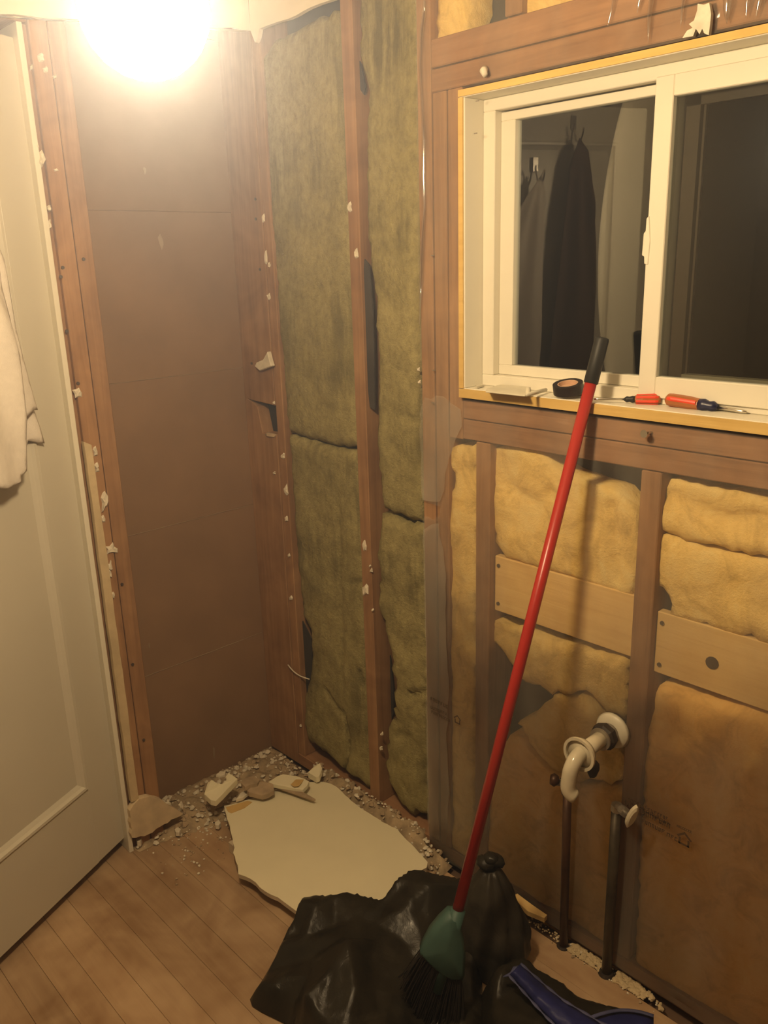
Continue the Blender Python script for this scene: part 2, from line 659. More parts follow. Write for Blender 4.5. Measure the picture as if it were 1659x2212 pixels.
# plaster smears on the lath boards
for px, py, wd, ht in ((348, 522, 10, 22), (312, 368, 6, 12), (462, 1625, 5, 30), (322, 1395, 3, 12)):
    p = onY(px, py, PX)
    MB().blob((p[0], p[1], p[2]), 0.01, px, 0.3, (0.12, wd / 12, ht / 12)).build('plaster_smear', M['bead'], wl)
MB().box((-0.098, -0.571, 0.0), (0.0, -0.5305, CEIL)).build('stud', M['stud'], wl, bevel=0.002)
MB().box((-0.098, -0.5285, 0.0), (0.0, -0.488, CEIL)).build('stud', M['stud'], wl, bevel=0.002)
# corner stud with its notch
za, zb = 1.088, 1.172
prof = [(-0.149, 0), (-0.002, 0), (-0.002, za), (-0.070, za - 0.004), (-0.088, zb - 0.012), (-0.132, zb + 0.006), (-0.002, zb), (-0.002, CEIL), (-0.149, CEIL)]
MB().prism([(a, 0.0, b) for a, b in prof], (0, 0.040, 0)).build('stud', M['stud'], wl, bevel=0.0015)
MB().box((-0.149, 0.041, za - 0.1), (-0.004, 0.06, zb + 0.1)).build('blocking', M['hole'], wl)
p = onX(561, 897, 0.006)
MB().obox((p[0] - 0.004, 0.001, za + 0.006), (0.008, 0, 0), (0, 0.01, 0), (-0.008, 0, zb - za - 0.022)).build('wood_splinter', M['plaster'], wl, label='pale splinter in the notch')
MB().blob((-0.03, 0.0, za - 0.004), 0.02, 5, 0.4, (1.2, 0.4, 0.35)).build('plaster_scrap', M['plaster_dirty'], wl)
# jamb, shim and header beside and over the doorway
MB().box((-0.12, -0.598, 0.0), (0.004, -0.5855, 2.06)).build('jamb', M['vinyl'], wl, bevel=0.001, label='white painted door jamb edge')
MB().box((-0.12, -0.5855, 0.0), (-0.014, -0.571, 2.06)).build('shim', M['stud'], wl)
MB().box((-0.10, -1.50, 2.062), (0.0, -0.573, 2.20)).build('header', M['plate'], wl, bevel=0.002)
MB().box((-0.12, -1.372, 0.0), (0.012, -1.39, 2.06)).build('jamb', M['vinyl'], wl)
MB().box((-0.12, YS, 0), (0.0, -1.39, CEIL)).build('far_wall_face', M['wallpaint'], wl)
# the wall face still in place at the top
low = [(-160, 24), (0, 29), (60, 33), (100, 38), (200, 44), (300, 50), (400, 54), (466, 57), (505, 61), (541, 66)]
pl = [onY(a, b, 0.012) for a, b in low]
poly = [(p[1], p[2]) for p in pl] + [(-0.012, CEIL), (pl[0][1], CEIL)]
poly = jag(poly[:len(pl)], 0.02, 0.0015, 4)[:-1] + poly[len(pl) - 1:]
MB().prism([(0.012, a, b) for a, b in poly], (-0.0115, 0, 0)).build('drywall_remnant', M['wallpaint'], wl)
# strip of old plaster edge left beside the jamb, and a slab of base plaster at its foot
st = [(-0.579, 0.16), (-0.5585, 0.16), (-0.556, 0.5), (-0.5575, 0.9), (-0.560, 1.155), (-0.577, 1.165)]
st = jag(st, 0.05, 0.0006, 6)
MB().prism([(0.016, a, b) for a, b in st], (-0.0155, 0, 0)).build('plaster_strip', M['bead2'], wl, label='cream strip of old plaster edge')
sl = [onY(a, b, 0.02) for a, b in ((281, 1752), (300, 1728), (322, 1722), (350, 1728), (383, 1752), (396, 1758), (345, 1786), (312, 1806), (285, 1810))]
sl = jag([(p[1], p[2]) for p in sl], 0.012, 0.0015, 8)
MB().prism([(0.02, a, b) for a, b in sl], (-0.0195, 0, 0)).build('plaster_slab', M['slab'], wl, label='dusty beige slab of base plaster at the stud foot')


def scrap(parent, plane, px, py, wd, ht, seed, thick=0.012, mat='plaster', name='plaster_scrap'):
    wd, ht, thick = wd * 0.82, ht * 0.85, thick * 0.6
    """a broken flake of plaster clinging to a wall plane, size in photograph pixels"""
    rr = random.Random(seed)
    n = 9
    pts = []
    for i in range(n):
        a = 2 * math.pi * i / n
        q = rr.uniform(0.75, 1.1) if i % 2 else rr.uniform(0.4, 0.95)
        fn = onX if plane == 'x' else onY
        base = fn(px + wd / 2 * q * math.cos(a), py + ht / 2 * q * math.sin(a), 0.001 if plane == 'x' else -0.001)
        pts.append(base)
    c = sum(pts) / n
    out = np.array([0, -1.0, 0]) if plane == 'x' else np.array([1.0, 0, 0])
    mb = MB()
    top = [c + (p - c) * rr.uniform(0.5, 0.85) + out * thick * rr.uniform(0.6, 1.1) for p in pts]
    vs = pts + top + [c + out * thick * 0.9]
    fs = [(i, (i + 1) % n, n + (i + 1) % n, n + i) for i in range(n)] + [(n + i, n + (i + 1) % n, 2 * n) for i in range(n)]
    mb.add(vs, fs)
    o = mb.build(name, M[mat], parent)
    return fix_normals(o, out)


for i, (px, py, wd, ht) in enumerate([(88, 125, 22, 34), (98, 150, 20, 22), (117, 166, 14, 14), (67, 145, 10, 18), (80, 315, 12, 20), (89, 345, 22, 52), (121, 367, 20, 11),
                                      (106, 449, 14, 20), (107, 485, 12, 34), (168, 848, 30, 36), (205, 975, 16, 30), (209, 1010, 18, 34), (224, 1082, 24, 62), (222, 1120, 16, 26),
                                      (240, 1185, 46, 34), (237, 1222, 20, 30), (236, 1240, 14, 30), (243, 1285, 14, 22), (362, 1738, 40, 22), (306, 1732, 16, 26), (390, 1742, 16, 30)]):
    scrap(wl, 'y', px, py, wd, ht, i + 10, 0.010 if ht < 40 else 0.016)
for i, (px, py) in enumerate([(135, 578), (131, 598), (144, 715), (168, 828), (263, 1262), (286, 1435), (180, 560), (310, 1598)]):
    p = onY(px, py, 0.0)
    MB().tube([(0.0, p[1], p[2]), (0.003, p[1], p[2])], 0.004, 8).build('nail', M['nail'], wl)

# ---------------- window wall (y = 0)
wr = empty('wall_right', (0.8, 0, 0), kind='structure')
MB().box((-0.14, 0.096, -0.06), (0.712, 0.108, CEIL)).build('sheathing', M['tar'], wr)
MB().box((0.712, 0.096, -0.06), (1.60, 0.108, 1.262)).build('sheathing', M['tar'], wr)
MB().box((0.712, 0.096, 1.885), (1.60, 0.108, CEIL)).build('sheathing', M['tar'], wr)
MB().box((1.60, 0.096, -0.06), (XE, 0.108, CEIL)).build('sheathing', M['tar'], wr)
for a, b, z0, z1 in ((0.0, 0.034, 0.04, 2.2), (0.3435, 0.3835, 0.04, 2.2), (0.5815, 0.621, 0.04, 2.2), (0.626, 0.664, 0.04, 1.892), (0.668, 0.708, 0.04, 1.892),
                     (0.747, 0.788, 0.04, 1.166), (1.1565, 1.1985, 0.04, 1.166), (1.568, 1.606, 0.04, 1.166), (1.60, 1.64, 0.04, 2.2), (2.0, 2.04, 0.04, 2.2), (2.4, 2.44, 0.04, 2.2)):
    if 0.66 < a < 0.7:
        z0 = 1.166
    MB().box((a, 0.002, z0), (b, 0.094, z1)).build('stud', M['stud'], wr, bevel=0.002)
MB().box((0.709, 0.002, 1.2145), (1.60, 0.094, 1.255)).build('sill_plate', M['plate'], wr, bevel=0.002)
MB().box((0.709, 0.002, 1.168), (1.60, 0.094, 1.2125)).build('sill_plate', M['plate'], wr, bevel=0.002)
MB().box((0.6225, 0.002, 1.893), (2.0, 0.094, 1.936)).build('header', M['plate'], wr, bevel=0.002)
MB().box((0.6225, 0.002, 1.939), (2.0, 0.094, 1.992)).build('header', M['plate'], wr, bevel=0.002)
MB().box((0.0, 0.002, 2.20), (XE, 0.094, 2.24)).build('top_plate', M['plate'], wr)
MB().box((0.0, 0.0, 0.0), (XE, 0.094, 0.040)).build('sole_plate', M['plate'], wr, bevel=0.002)
for a in (0.815, 0.96, 1.10):
    MB().box((a, 0.002, 1.995), (a + 0.04, 0.094, 2.2)).build('stud', M['stud'], wr, bevel=0.002)
# wall face still in place over the corner bay
low = [(541, 66), (546, 80), (551, 92), (556, 82), (560, 62), (580, 54), (600, 47), (622, 41), (640, 33), (655, 24), (668, 17), (690, 8), (712, 1), (740, -9), (790, -30)]
pl = [onX(a, b, -0.012) for a, b in low]
poly = [(p[0], p[2]) for p in pl]
poly += [(pl[-1][0] + 0.02, CEIL), (pl[0][0], CEIL)]
MB().prism([(a, -0.012, b) for a, b in poly], (0, 0.0125, 0)).build('drywall_remnant', M['wallpaint'], wr)
# torn scrap of white wall face over the window
poly = [onX(a, b, -0.016) for a, b in ((1474, 82), (1484, 66), (1496, 60), (1488, 52), (1499, 44), (1506, 22), (1507, 8), (1520, 10), (1532, 6), (1536, 30), (1534, 52), (1531, 76), (1521, 72), (1517, 62), (1511, 74), (1503, 62), (1497, 78))]
MB().prism(poly, (0, 0.008, 0)).build('wall_face_scrap', M['plaster'], wr, label='torn white scrap of wall face over the window')

for i, (px, py, wd, ht) in enumerate([(570, 472, 8, 26), (575, 556, 10, 44), (582, 572, 8, 16), (582, 640, 10, 22), (592, 870, 8, 10), (612, 985, 12, 18), (594, 1022, 9, 10),
                                      (619, 1058, 14, 32), (619, 1120, 10, 18), (625, 1200, 8, 12), (629, 1292, 10, 16), (650, 1567, 6, 10),
                                      (756, 447, 16, 30), (771, 547, 13, 34), (788, 1180, 12, 38), (790, 1275, 22, 36), (803, 1232, 8, 14), (800, 1222, 6, 8), (806, 1317, 6, 10),
                                      (905, 798, 8, 14), (907, 825, 8, 12), (826, 1585, 8, 12), (824, 1616, 10, 14)]):
    scrap(wr, 'x', px, py, wd, ht, i + 60, 0.008)
big = [onX(a, b, -0.004) for a, b in ((586, 758), (591, 778), (595, 790), (569, 800), (558, 790), (562, 782), (576, 776))]
MB().prism(big, (0, -0.014, 0)).build('plaster_scrap', M['plaster'], wr, bevel=0.002)
for i, (px, py) in enumerate([(552, 430), (553, 473), (562, 582), (544, 785)]):
    p = onX(px, py, 0.0)
    MB().tube([(p[0], 0.0, p[2]), (p[0], -0.002, p[2])], 0.004, 8).build('nail', M['nail'], wr)
# dark strips added in the gaps beside the wool, standing in for shade
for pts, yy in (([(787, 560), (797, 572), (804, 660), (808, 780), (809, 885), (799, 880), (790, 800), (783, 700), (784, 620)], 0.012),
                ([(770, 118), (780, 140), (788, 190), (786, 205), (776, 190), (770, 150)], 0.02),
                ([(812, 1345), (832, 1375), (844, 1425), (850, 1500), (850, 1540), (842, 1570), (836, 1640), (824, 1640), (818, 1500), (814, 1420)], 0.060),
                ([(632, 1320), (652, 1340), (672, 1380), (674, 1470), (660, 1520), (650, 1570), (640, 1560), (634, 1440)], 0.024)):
    MB().prism([onX(a, b, yy) for a, b in pts], (0, 0.004, 0)).build('gap_shade', M['tar'], wr)
# pale sheathing boards seen in the open bays
for x0, x1, z0, z1 in ((0.790, 1.155, 0.766, 0.902), (1.2, 1.62, 0.752, 0.884)):
    bd = MB().box((x0, 0.020, z0), (x1, 0.040, z1)).build('board', M['pale_board'], wr, bevel=0.002)
    for zz in (z0 + 0.02, z1 - 0.022):
        MB().tube([(x0 + 0.012, 0.0195, zz), (x0 + 0.012, 0.017, zz)], 0.0045, 8).build('nail', M['nail'], bd)
MB().tube([(1.318, 0.0195, 0.812), (1.318, 0.0185, 0.812)], 0.013, 12).build('knot', M['nail'], wr)

# ---------------- rooms's other sides (behind the camera, seen only in the window's reflection)
wb = MB().box((-0.12, YS - 0.1, 0), (XE + 0.1, YS, CEIL)).build('wall_back', M['backpaint'], kind='structure')
we = MB().box((XE, YS, 0), (XE + 0.1, 0.1, CEIL)).build('wall_front', M['dark_board'], kind='structure')
cl = MB().box((-0.3, YS - 0.1, CEIL), (XE + 0.1, 0.11, CEIL + 0.05)).build('ceiling', M['wallpaint'], kind='structure')
hall = MB().box((-1.3, -2.2, 0), (-1.25, -0.3, CEIL)).box((-1.3, -2.2, -0.03), (-0.12, -0.3, 0.0)).box((-1.3, -0.32, 0), (-0.165, -0.3, CEIL)).box((-1.3, -2.2, 0), (-0.12, -2.18, CEIL)).box((-1.3, -2.2, CEIL), (-0.3, -0.3, CEIL + 0.02)).build('wall_hall', M['dark_board'], kind='structure')

# ================================================================== WINDOW
yl = -0.015
XR = 1.585
zs = 1.2856                       # top of the sill board
xo, xi = 0.7119, 0.7270
zt = onX(989, 195, yl)[2]         # top outside
zti = onX(1001, 209, yl)[2]       # underside of head board
zb0 = 1.2648
yf = 0.046
win = empty('window_1', (1.1, 0.04, zs), kind='structure')
lw = M['vinyl']


def liner(name, face, edge):
    o = MB().box(*face).build(name, M['vinyl'], win, bevel=0.001)
    MB().box(*edge).build('raw_edge', M['raw_pine'], o, label='raw pine front edge')
    return o


e = 0.0035
liner('sill_board', ((xo, yl + e, zb0), (XR + 0.015, 0.10, zs)), ((xo, yl, zb0), (XR + 0.015, yl + e - 0.0002, zs - 0.0015)))
liner('head_board', ((xo, yl + e, zti), (XR + 0.015, 0.10, zt)), ((xo, yl, zti + 0.0015), (XR + 0.015, yl + e - 0.0002, zt)))
liner('side_board', ((xo, yl + e, zs + 0.0002), (xi, 0.10, zti - 0.0002)), ((xo, yl, zs + 0.0002), (xi - 0.003, yl + e - 0.0002, zti - 0.0002)))
liner('side_board', ((XR, yl + e, zs + 0.0002), (XR + 0.015, 0.10, zti - 0.0002)), ((XR + 0.002, yl, zs + 0.0002), (XR + 0.015, yl + e - 0.0002, zti - 0.0002)))
# main frame
fo_t = zti - 0.0005
fi_l = onX(1067, 530, yf)[0]
fi_t = onX(1064.5, 239, yf)[2]
fi_b = onX(1070, 811, yf)[2]
fr = MB()
fr.box((xi + 0.0003, yf, zs + 0.0003), (XR - 0.0003, 0.094, fi_b)).box((xi + 0.0003, yf, fi_t), (XR - 0.0003, 0.094, fo_t))
fr.box((xi + 0.0003, yf, fi_b), (fi_l, 0.094, fi_t)).box((XR - 0.03, yf, fi_b), (XR - 0.0003, 0.094, fi_t))
fr.build('window_frame', M['vinyl'], win, bevel=0.0015)
# sliding sash, set back
ysh = 0.066
so_l = onX(1080, 530, ysh)[0]
si_l = onX(1109, 530, ysh)[0]
so_t = onX(1079.5, 244, ysh)[2]
si_t = onX(1110, 258, ysh)[2]
si_b = onX(1101, 789, ysh)[2]
so_b = fi_b
mu_l = float(np.mean([onX(1416.6, 176, 0.04)[0], onX(1379, 824, 0.04)[0]]))
mu_r = float(np.mean([onX(1456.5, 206.6, 0.04)[0], onX(1415, 814, 0.04)[0]]))
sa = MB()
sa.box((so_l, ysh, so_b + 0.0005), (mu_r - 0.002, ysh + 0.022, si_b)).box((so_l, ysh, si_t), (mu_r - 0.002, ysh + 0.022, so_t))
sa.box((so_l, ysh, si_b), (si_l, ysh + 0.022, si_t)).box((mu_l + 0.006, ysh, si_b), (mu_r - 0.002, ysh + 0.022, si_t))
sash = sa.build('sliding_sash', M['vinyl'], win, bevel=0.0012)
MB().box((si_l - 0.002, ysh + 0.010, si_b - 0.002), (mu_l + 0.008, ysh + 0.013, si_t + 0.002)).build('glass_pane', M['glass'], sash)
MB().box((si_l + 0.009, ysh + 0.015, si_b), (si_l + 0.0125, ysh + 0.020, si_t)).build('glazing_spacer', M['galv'], sash, label='bright spacer bar at the edge of the pane')
# fixed panel with its stile in front
fx_t = onX(1456.5, 206.6, 0.04)[2]
fx_b = onX(1415, 814, 0.04)[2]
fx_to = onX(1425, 165, 0.04)[2]
fx = MB()
fx.box((mu_l, 0.040, zs + 0.012), (mu_r, ysh - 0.002, fx_to)).box((mu_r, 0.040, fx_t), (XR - 0.03, 0.062, fx_to)).box((mu_r, 0.040, zs + 0.012), (XR - 0.03, 0.062, fx_b)).box((XR - 0.06, 0.040, fx_b), (XR - 0.03, 0.062, fx_t))
fixed = fx.build('fixed_panel', M['vinyl'], win, bevel=0.0015)
MB().box((mu_r - 0.002, 0.050, fx_b - 0.002), (XR - 0.058, 0.053, fx_t + 0.002)).build('glass_pane', M['glass'], fixed)
sb = MB()
sx0 = mu_r + 0.004
sb.box((sx0, 0.080, fx_b - 0.01), (sx0 + 0.026, 0.093, fx_t + 0.01)).box((sx0 + 0.030, 0.085, fx_b - 0.01), (sx0 + 0.034, 0.093, fx_t + 0.01))
sb.box((sx0, 0.080, fx_t - 0.014), (XR - 0.05, 0.093, fx_t + 0.01))
sb.build('screen_frame', M['bronze'], fixed, label='dark bronze insect screen frame')
MB().box((sx0 + 0.03, 0.072, fx_b - 0.006), (XR - 0.05, 0.093, fx_b + 0.004)).build('outer_track', M['vinyl_grey'], fixed)
# latch on the stile's left edge
la = [onX(a, b, 0.038) for a, b in ((1402, 466), (1396, 472), (1394, 500), (1390, 504), (1386, 552), (1391, 554), (1391, 570), (1399, 572), (1404, 520))]
MB().prism(la, (0, 0.014, 0)).build('latch', M['vinyl'], fixed, bevel=0.001)
# a spread of night outside: dark house siding beyond the glass
MB().box((0.2, 3.2, -1.0), (5.0, 3.3, 4.5)).build('wall_outside', M['tar'], kind='structure')

# ================================================================== DOOR
T = 0.035
door = empty('door_1', door_pt(0.0, 0.0, 0), kind='structure')
Z0, Z1, DW = 0.034, 2.034, 0.76
ST, RB, RT, RM = 0.112, 0.262, 1.925, 0
d3, n3 = np.array([DD[0], DD[1], 0]), np.array([DN[0], DN[1], 0])


def dbox(s0, s1, z0, z1, o0, o1):
    return MB().obox(door_pt(s0, z0, o0), d3 * (s1 - s0), n3 * (o1 - o0), (0, 0, z1 - z0))


dbox(0, ST, Z0, Z1, -T, 0).build('stile', M['door'], door, bevel=0.0015)
dbox(DW - ST, DW, Z0, Z1, -T, 0).build('stile', M['door'], door, bevel=0.0015)
dbox(ST, DW - ST, Z0, RB, -T, 0).build('rail', M['door'], door)
dbox(ST, DW - ST, RT, Z1, -T, 0).build('rail', M['door'], door)
dbox(ST - 0.004, DW - ST + 0.004, RB - 0.004, RT + 0.004, -0.024, -0.010).build('door_panel', M['door'], door)
mo = MB()
mw = 0.026
prof = [(0.0, 0.0), (0.004, 0.0045), (0.011, 0.004), (0.016, -0.003), (mw, -0.0098)]
rings = []
for ins, off in prof:
    rings.append([door_pt(ST + ins, RB + ins, off), door_pt(ST + ins, RT - ins, off), door_pt(DW - ST - ins, RT - ins, off), door_pt(DW - ST - ins, RB + ins, off)])
vs = [q for r in rings for q in r]
fs = []
for i in range(len(rings) - 1):
    for j in range(4):
        a, b = i * 4 + j, i * 4 + (j + 1) % 4
        fs.append((a, a + 4, b + 4, b))
mo.add(vs, fs)
fix_normals(mo.build('panel_moulding', M['door'], door), n3)
for py0, py1 in ((376, 440), (1612, 1668)):
    s, z = onD(75 if py0 < 1000 else 250, (py0 + py1) / 2)
    hg = MB().tube([door_pt(-0.004, z - 0.045, 0.004), door_pt(-0.004, z + 0.045, 0.004)], 0.0055, 12)
    hobj = hg.build('hinge', M['door'], door, smooth=False)
    for kk in range(5):
        zz = z - 0.045 + kk * 0.018
        MB().tube([door_pt(-0.004, zz + 0.0008, 0.004), door_pt(-0.004, zz + 0.0172, 0.004)], 0.0068, 12).build('knuckle', M['door'], hobj)
    dbox(0.001, 0.006, z - 0.045, z + 0.045, 0, 0.0012).build('leaf', M['door'], hobj)
MB().tube([door_pt(DW - 0.06, 0.98, 0.0), door_pt(DW - 0.06, 0.98, 0.02), door_pt(DW - 0.06, 0.98, 0.03), door_pt(DW - 0.06, 0.98, 0.055), door_pt(DW - 0.06, 0.98, 0.062)], [0.028, 0.012, 0.012, 0.028, 0.018], 16).build('door_knob', M['steel'], door, smooth=True)

# ================================================================== INSULATION
def batt(name, pts, y, label, mat, cat='insulation', group=None, seed=1, amp=0.010, edge=0.03, cracks=(), ragged=0.0025, sp=0.011, deep=0.085, warp=(9, 9), tilt=None):
    rnd_edge = 0.006 if mat.startswith('fibre') else 0.014
    """a soft slab filling a bay: outline in photograph pixels, taken on the plane y"""
    poly = []
    for q in pts:
        p = onX(q[0], q[1], y)
        poly.append((float(p[0]), float(p[2])))
    poly = jag(poly, 0.016, ragged, seed)
    ck = []
    for cpts, wd, dp in cracks:
        ck.append(([(float(onX(a, b, y)[0]), float(onX(a, b, y)[2])) for a, b in cpts], wd, dp))

    def h(u, v, d):
        r = 1 - math.exp(-d / (edge * 0.35))
        k = -rnd_edge * (1 - r)
        k += amp * fbm(u * warp[0] + seed * 3.1, v * warp[1], seed, 4) * min(1, d / 0.02)
        k += 0.0016 * fbm(u * 90, v * 70, seed + 2, 3)
        for line, wd, dp in ck:
            dm = 1e9
            for a, b in zip(line[:-1], line[1:]):
                ax, ay = b[0] - a[0], b[1] - a[1]
                t = max(0, min(1, ((u - a[0]) * ax + (v - a[1]) * ay) / (ax * ax + ay * ay + 1e-12)))
                dm = min(dm, math.hypot(u - a[0] - t * ax, v - a[1] - t * ay))
            k -= dp * math.exp(-(dm / wd) ** 2)
        if tilt:
            k += tilt(u, v)
        return k
    c = np.mean(poly, 0)
    mb = sheet(poly, sp, h, lambda u, v, k: (u, y - k, v), back=-(deep - y), seed=seed)
    o = mb.build(name, M[mat], smooth=True, label=label, cat=cat, group=group, origin=(c[0], y, min(p[1] for p in poly)))
    return fix_normals(o, (0, -1, 0))


# mineral wool, open bays by the corner
batt('mineral_wool_batt', [(560, 126), (585, 88), (640, 58), (690, 30), (734, 16), (745, 200), (757, 500), (768, 800), (775, 965), (752, 967), (718, 964), (688, 956), (655, 944), (622, 936), (614, 900), (606, 780), (590, 600), (575, 400), (566, 220)],
     0.006, 'tall olive mineral wool batt in the corner bay, above the curved dark slit', 'wool', seed=2, amp=0.007)
batt('mineral_wool_batt', [(619, 941), (655, 950), (688, 961), (718, 969), (752, 973), (776, 974), (783, 1150), (790, 1350), (797, 1500), (800, 1600), (805, 1712), (770, 1690), (738, 1665), (712, 1640), (690, 1622), (660, 1600), (651, 1560), (654, 1500), (665, 1470), (668, 1400), (665, 1360), (648, 1330), (636, 1200), (626, 1050)],
     0.006, 'lower mineral wool batt in the corner bay, cracked, below the curved slit', 'wool', seed=3, amp=0.008,
     cracks=(([(742, 1535), (752, 1600), (750, 1640), (742, 1665)], 0.004, 0.022), ([(700, 1490), (728, 1530), (742, 1545)], 0.007, 0.012), ([(728, 1060), (733, 1200), (736, 1330), (738, 1470)], 0.010, 0.006),
             ([(752, 1262), (790, 1255)], 0.006, 0.010), ([(775, 1450), (780, 1480)], 0.006, 0.014)))
batt('mineral_wool_batt', [(768, -30), (900, -30), (897, 150), (900, 400), (900, 640), (902, 860), (908, 1000), (910, 1128), (872, 1120), (845, 1110), (822, 1100), (812, 1010), (808, 930), (810, 880), (812, 780), (806, 660), (796, 580), (786, 480), (786, 330), (788, 200), (782, 170), (772, 130), (770, 60)],
     0.008, 'narrow mineral wool batt right of the middle stud, above the ragged split', 'wool', seed=4, amp=0.009,
     cracks=(([(870, 900), (890, 905)], 0.008, 0.010), ([(855, 330), (890, 300), (893, 370)], 0.006, 0.007)))
batt('mineral_wool_batt', [(818, 1106), (845, 1117), (872, 1128), (912, 1138), (912, 1260), (915, 1400), (918, 1500), (920, 1600), (921, 1700), (920, 1762), (880, 1760), (855, 1730), (838, 1690), (829, 1640), (832, 1590), (842, 1560), (852, 1530), (845, 1500), (846, 1465), (842, 1430), (832, 1380), (816, 1340), (812, 1290), (813, 1190)],
     0.010, 'narrow lower mineral wool batt beside the plastic sheet, torn on its left', 'wool', seed=5, amp=0.010, ragged=0.005,
     cracks=(([(880, 1500), (915, 1498)], 0.007, 0.018), ([(850, 1590), (880, 1590)], 0.008, 0.010), ([(868, 1690), (880, 1720)], 0.006, 0.012)))
# a brown wood offcut and wire showing in the torn gaps
p = [onX(a, b, 0.055) for a, b in ((808, 1420), (832, 1430), (836, 1462), (826, 1500), (812, 1510))]
MB().prism(p, (0, 0.03, 0)).build('blocking', M['stud'], wr, bevel=0.002)
p0, p1 = onX(622, 1436, -0.006), onX(662, 1470, -0.004)
MB().tube([p0 + (p1 - p0) * t + np.array([0, 0.012 * t * t - 0.004 * math.sin(t * 3.1), -0.005 * math.sin(t * 3.1)]) for t in (0, .17, .33, .5, .67, .83, 1)], 0.0020, 8).build('cable', M['blackwire'], smooth=True, label='short white wire end poking out low in the corner', cat='wire', origin=p1)

# yellow fibreglass behind the plastic
FG = 'yellow fibreglass behind the plastic sheet'
batt('fibreglass_batt', [(962, 972), (1000, 964), (1024, 960), (1026, 1100), (1026, 1300), (1024, 1500), (1022, 1700), (1020, 1880), (962, 1838), (960, 1700), (962, 1500), (960, 1350), (962, 1220), (965, 1120), (980, 1040)],
     0.010, 'thin strip of yellow fibreglass in the narrow bay left of the window', 'fibre', seed=11, amp=0.010, ragged=0.005)
batt('fibreglass_batt', [(1062, 968), (1110, 962), (1160, 962), (1175, 985), (1192, 1004), (1240, 1030), (1275, 1046), (1330, 1065), (1366, 1100), (1376, 1150), (1371, 1230), (1362, 1288), (1320, 1276), (1250, 1252), (1160, 1226), (1090, 1206), (1066, 1170), (1060, 1100)],
     0.018, 'bright yellow fibreglass under the window sill, behind the red broom handle', 'fibre', seed=12, amp=0.013, cracks=(([(1320, 1090), (1330, 1180), (1328, 1260)], 0.008, 0.012), ([(1110, 1060), (1160, 1090), (1190, 1060)], 0.01, 0.008)))
batt('fibreglass_batt', [(1062, 1342), (1130, 1362), (1200, 1386), (1290, 1412), (1356, 1432), (1352, 1500), (1348, 1552), (1310, 1545), (1262, 1490), (1230, 1500), (1190, 1498), (1150, 1482), (1118, 1462), (1098, 1430), (1080, 1398), (1046, 1376)],
     0.020, 'yellow fibreglass flap below the nailed board, with a torn lower corner', 'fibre', seed=13, amp=0.011, ragged=0.004)
batt('fibreglass_batt', [(1195, 1508), (1250, 1502), (1296, 1545), (1318, 1600), (1346, 1640), (1340, 1690), (1250, 1690), (1190, 1660), (1152, 1620), (1130, 1588), (1112, 1560), (1150, 1545)],
     0.022, 'torn tuft of yellow fibreglass behind the drain pipe', 'fibre', seed=14, amp=0.013, ragged=0.005)
batt('fibreglass_batt', [(1050, 1640), (1085, 1610), (1108, 1582), (1130, 1600), (1160, 1645), (1200, 1682), (1246, 1704), (1300, 1706), (1350, 1712), (1346, 1900), (1338, 2108), (1210, 2036), (1100, 1962), (1040, 1925), (1042, 1800)],
     0.012, 'tan fibreglass low behind the two water pipes', 'fibre_tan', seed=15, amp=0.011)
batt('fibreglass_batt', [(1446, 1034), (1560, 1062), (1760, 1098), (1760, 1222), (1660, 1202), (1560, 1188), (1480, 1166), (1424, 1146), (1418, 1120), (1432, 1080)],
     0.014, 'upper roll of yellow fibreglass at the right edge, under the sill', 'fibre', seed=16, amp=0.014, warp=(4, 14), cracks=(([(1440, 1070), (1500, 1100), (1560, 1120), (1640, 1118)], 0.010, 0.012),))
batt('fibreglass_batt', [(1420, 1150), (1480, 1170), (1560, 1194), (1660, 1210), (1760, 1230), (1760, 1430), (1660, 1392), (1560, 1362), (1470, 1336), (1446, 1328), (1444, 1284), (1412, 1262), (1410, 1200)],
     0.016, 'second roll of yellow fibreglass at the right edge, over the knotty board', 'fibre', seed=17, amp=0.012, warp=(4, 14))
batt('fibreglass_batt', [(1422, 1484), (1460, 1490), (1560, 1524), (1660, 1552), (1760, 1588), (1760, 2380), (1660, 2300), (1520, 2208), (1366, 2118), (1378, 1900), (1388, 1700), (1398, 1580)],
     0.012, 'large tan fibreglass area at lower right under the knotty board', 'fibre_tan', seed=18, amp=0.009, warp=(3, 6), sp=0.016)
batt('fibreglass_batt', [(940, 90), (975, 82), (1008, 64), (1016, 20), (1016, -60), (942, -60)], 0.016, 'small patch of yellow fibreglass left of the header, top of the plastic', 'fibre', seed=19)
batt('fibreglass_batt', [(1092, 44), (1140, 40), (1200, 30), (1255, 22), (1290, 2), (1300, -60), (1088, -60)], 0.016, 'patch of yellow fibreglass over the window header', 'fibre', seed=20)

# ================================================================== PLASTIC SHEET
film = empty('plastic_sheet', (1.0, -0.006, 0), 'clear plastic vapour sheet over the studs around the window, edge torn', 'plastic sheet')


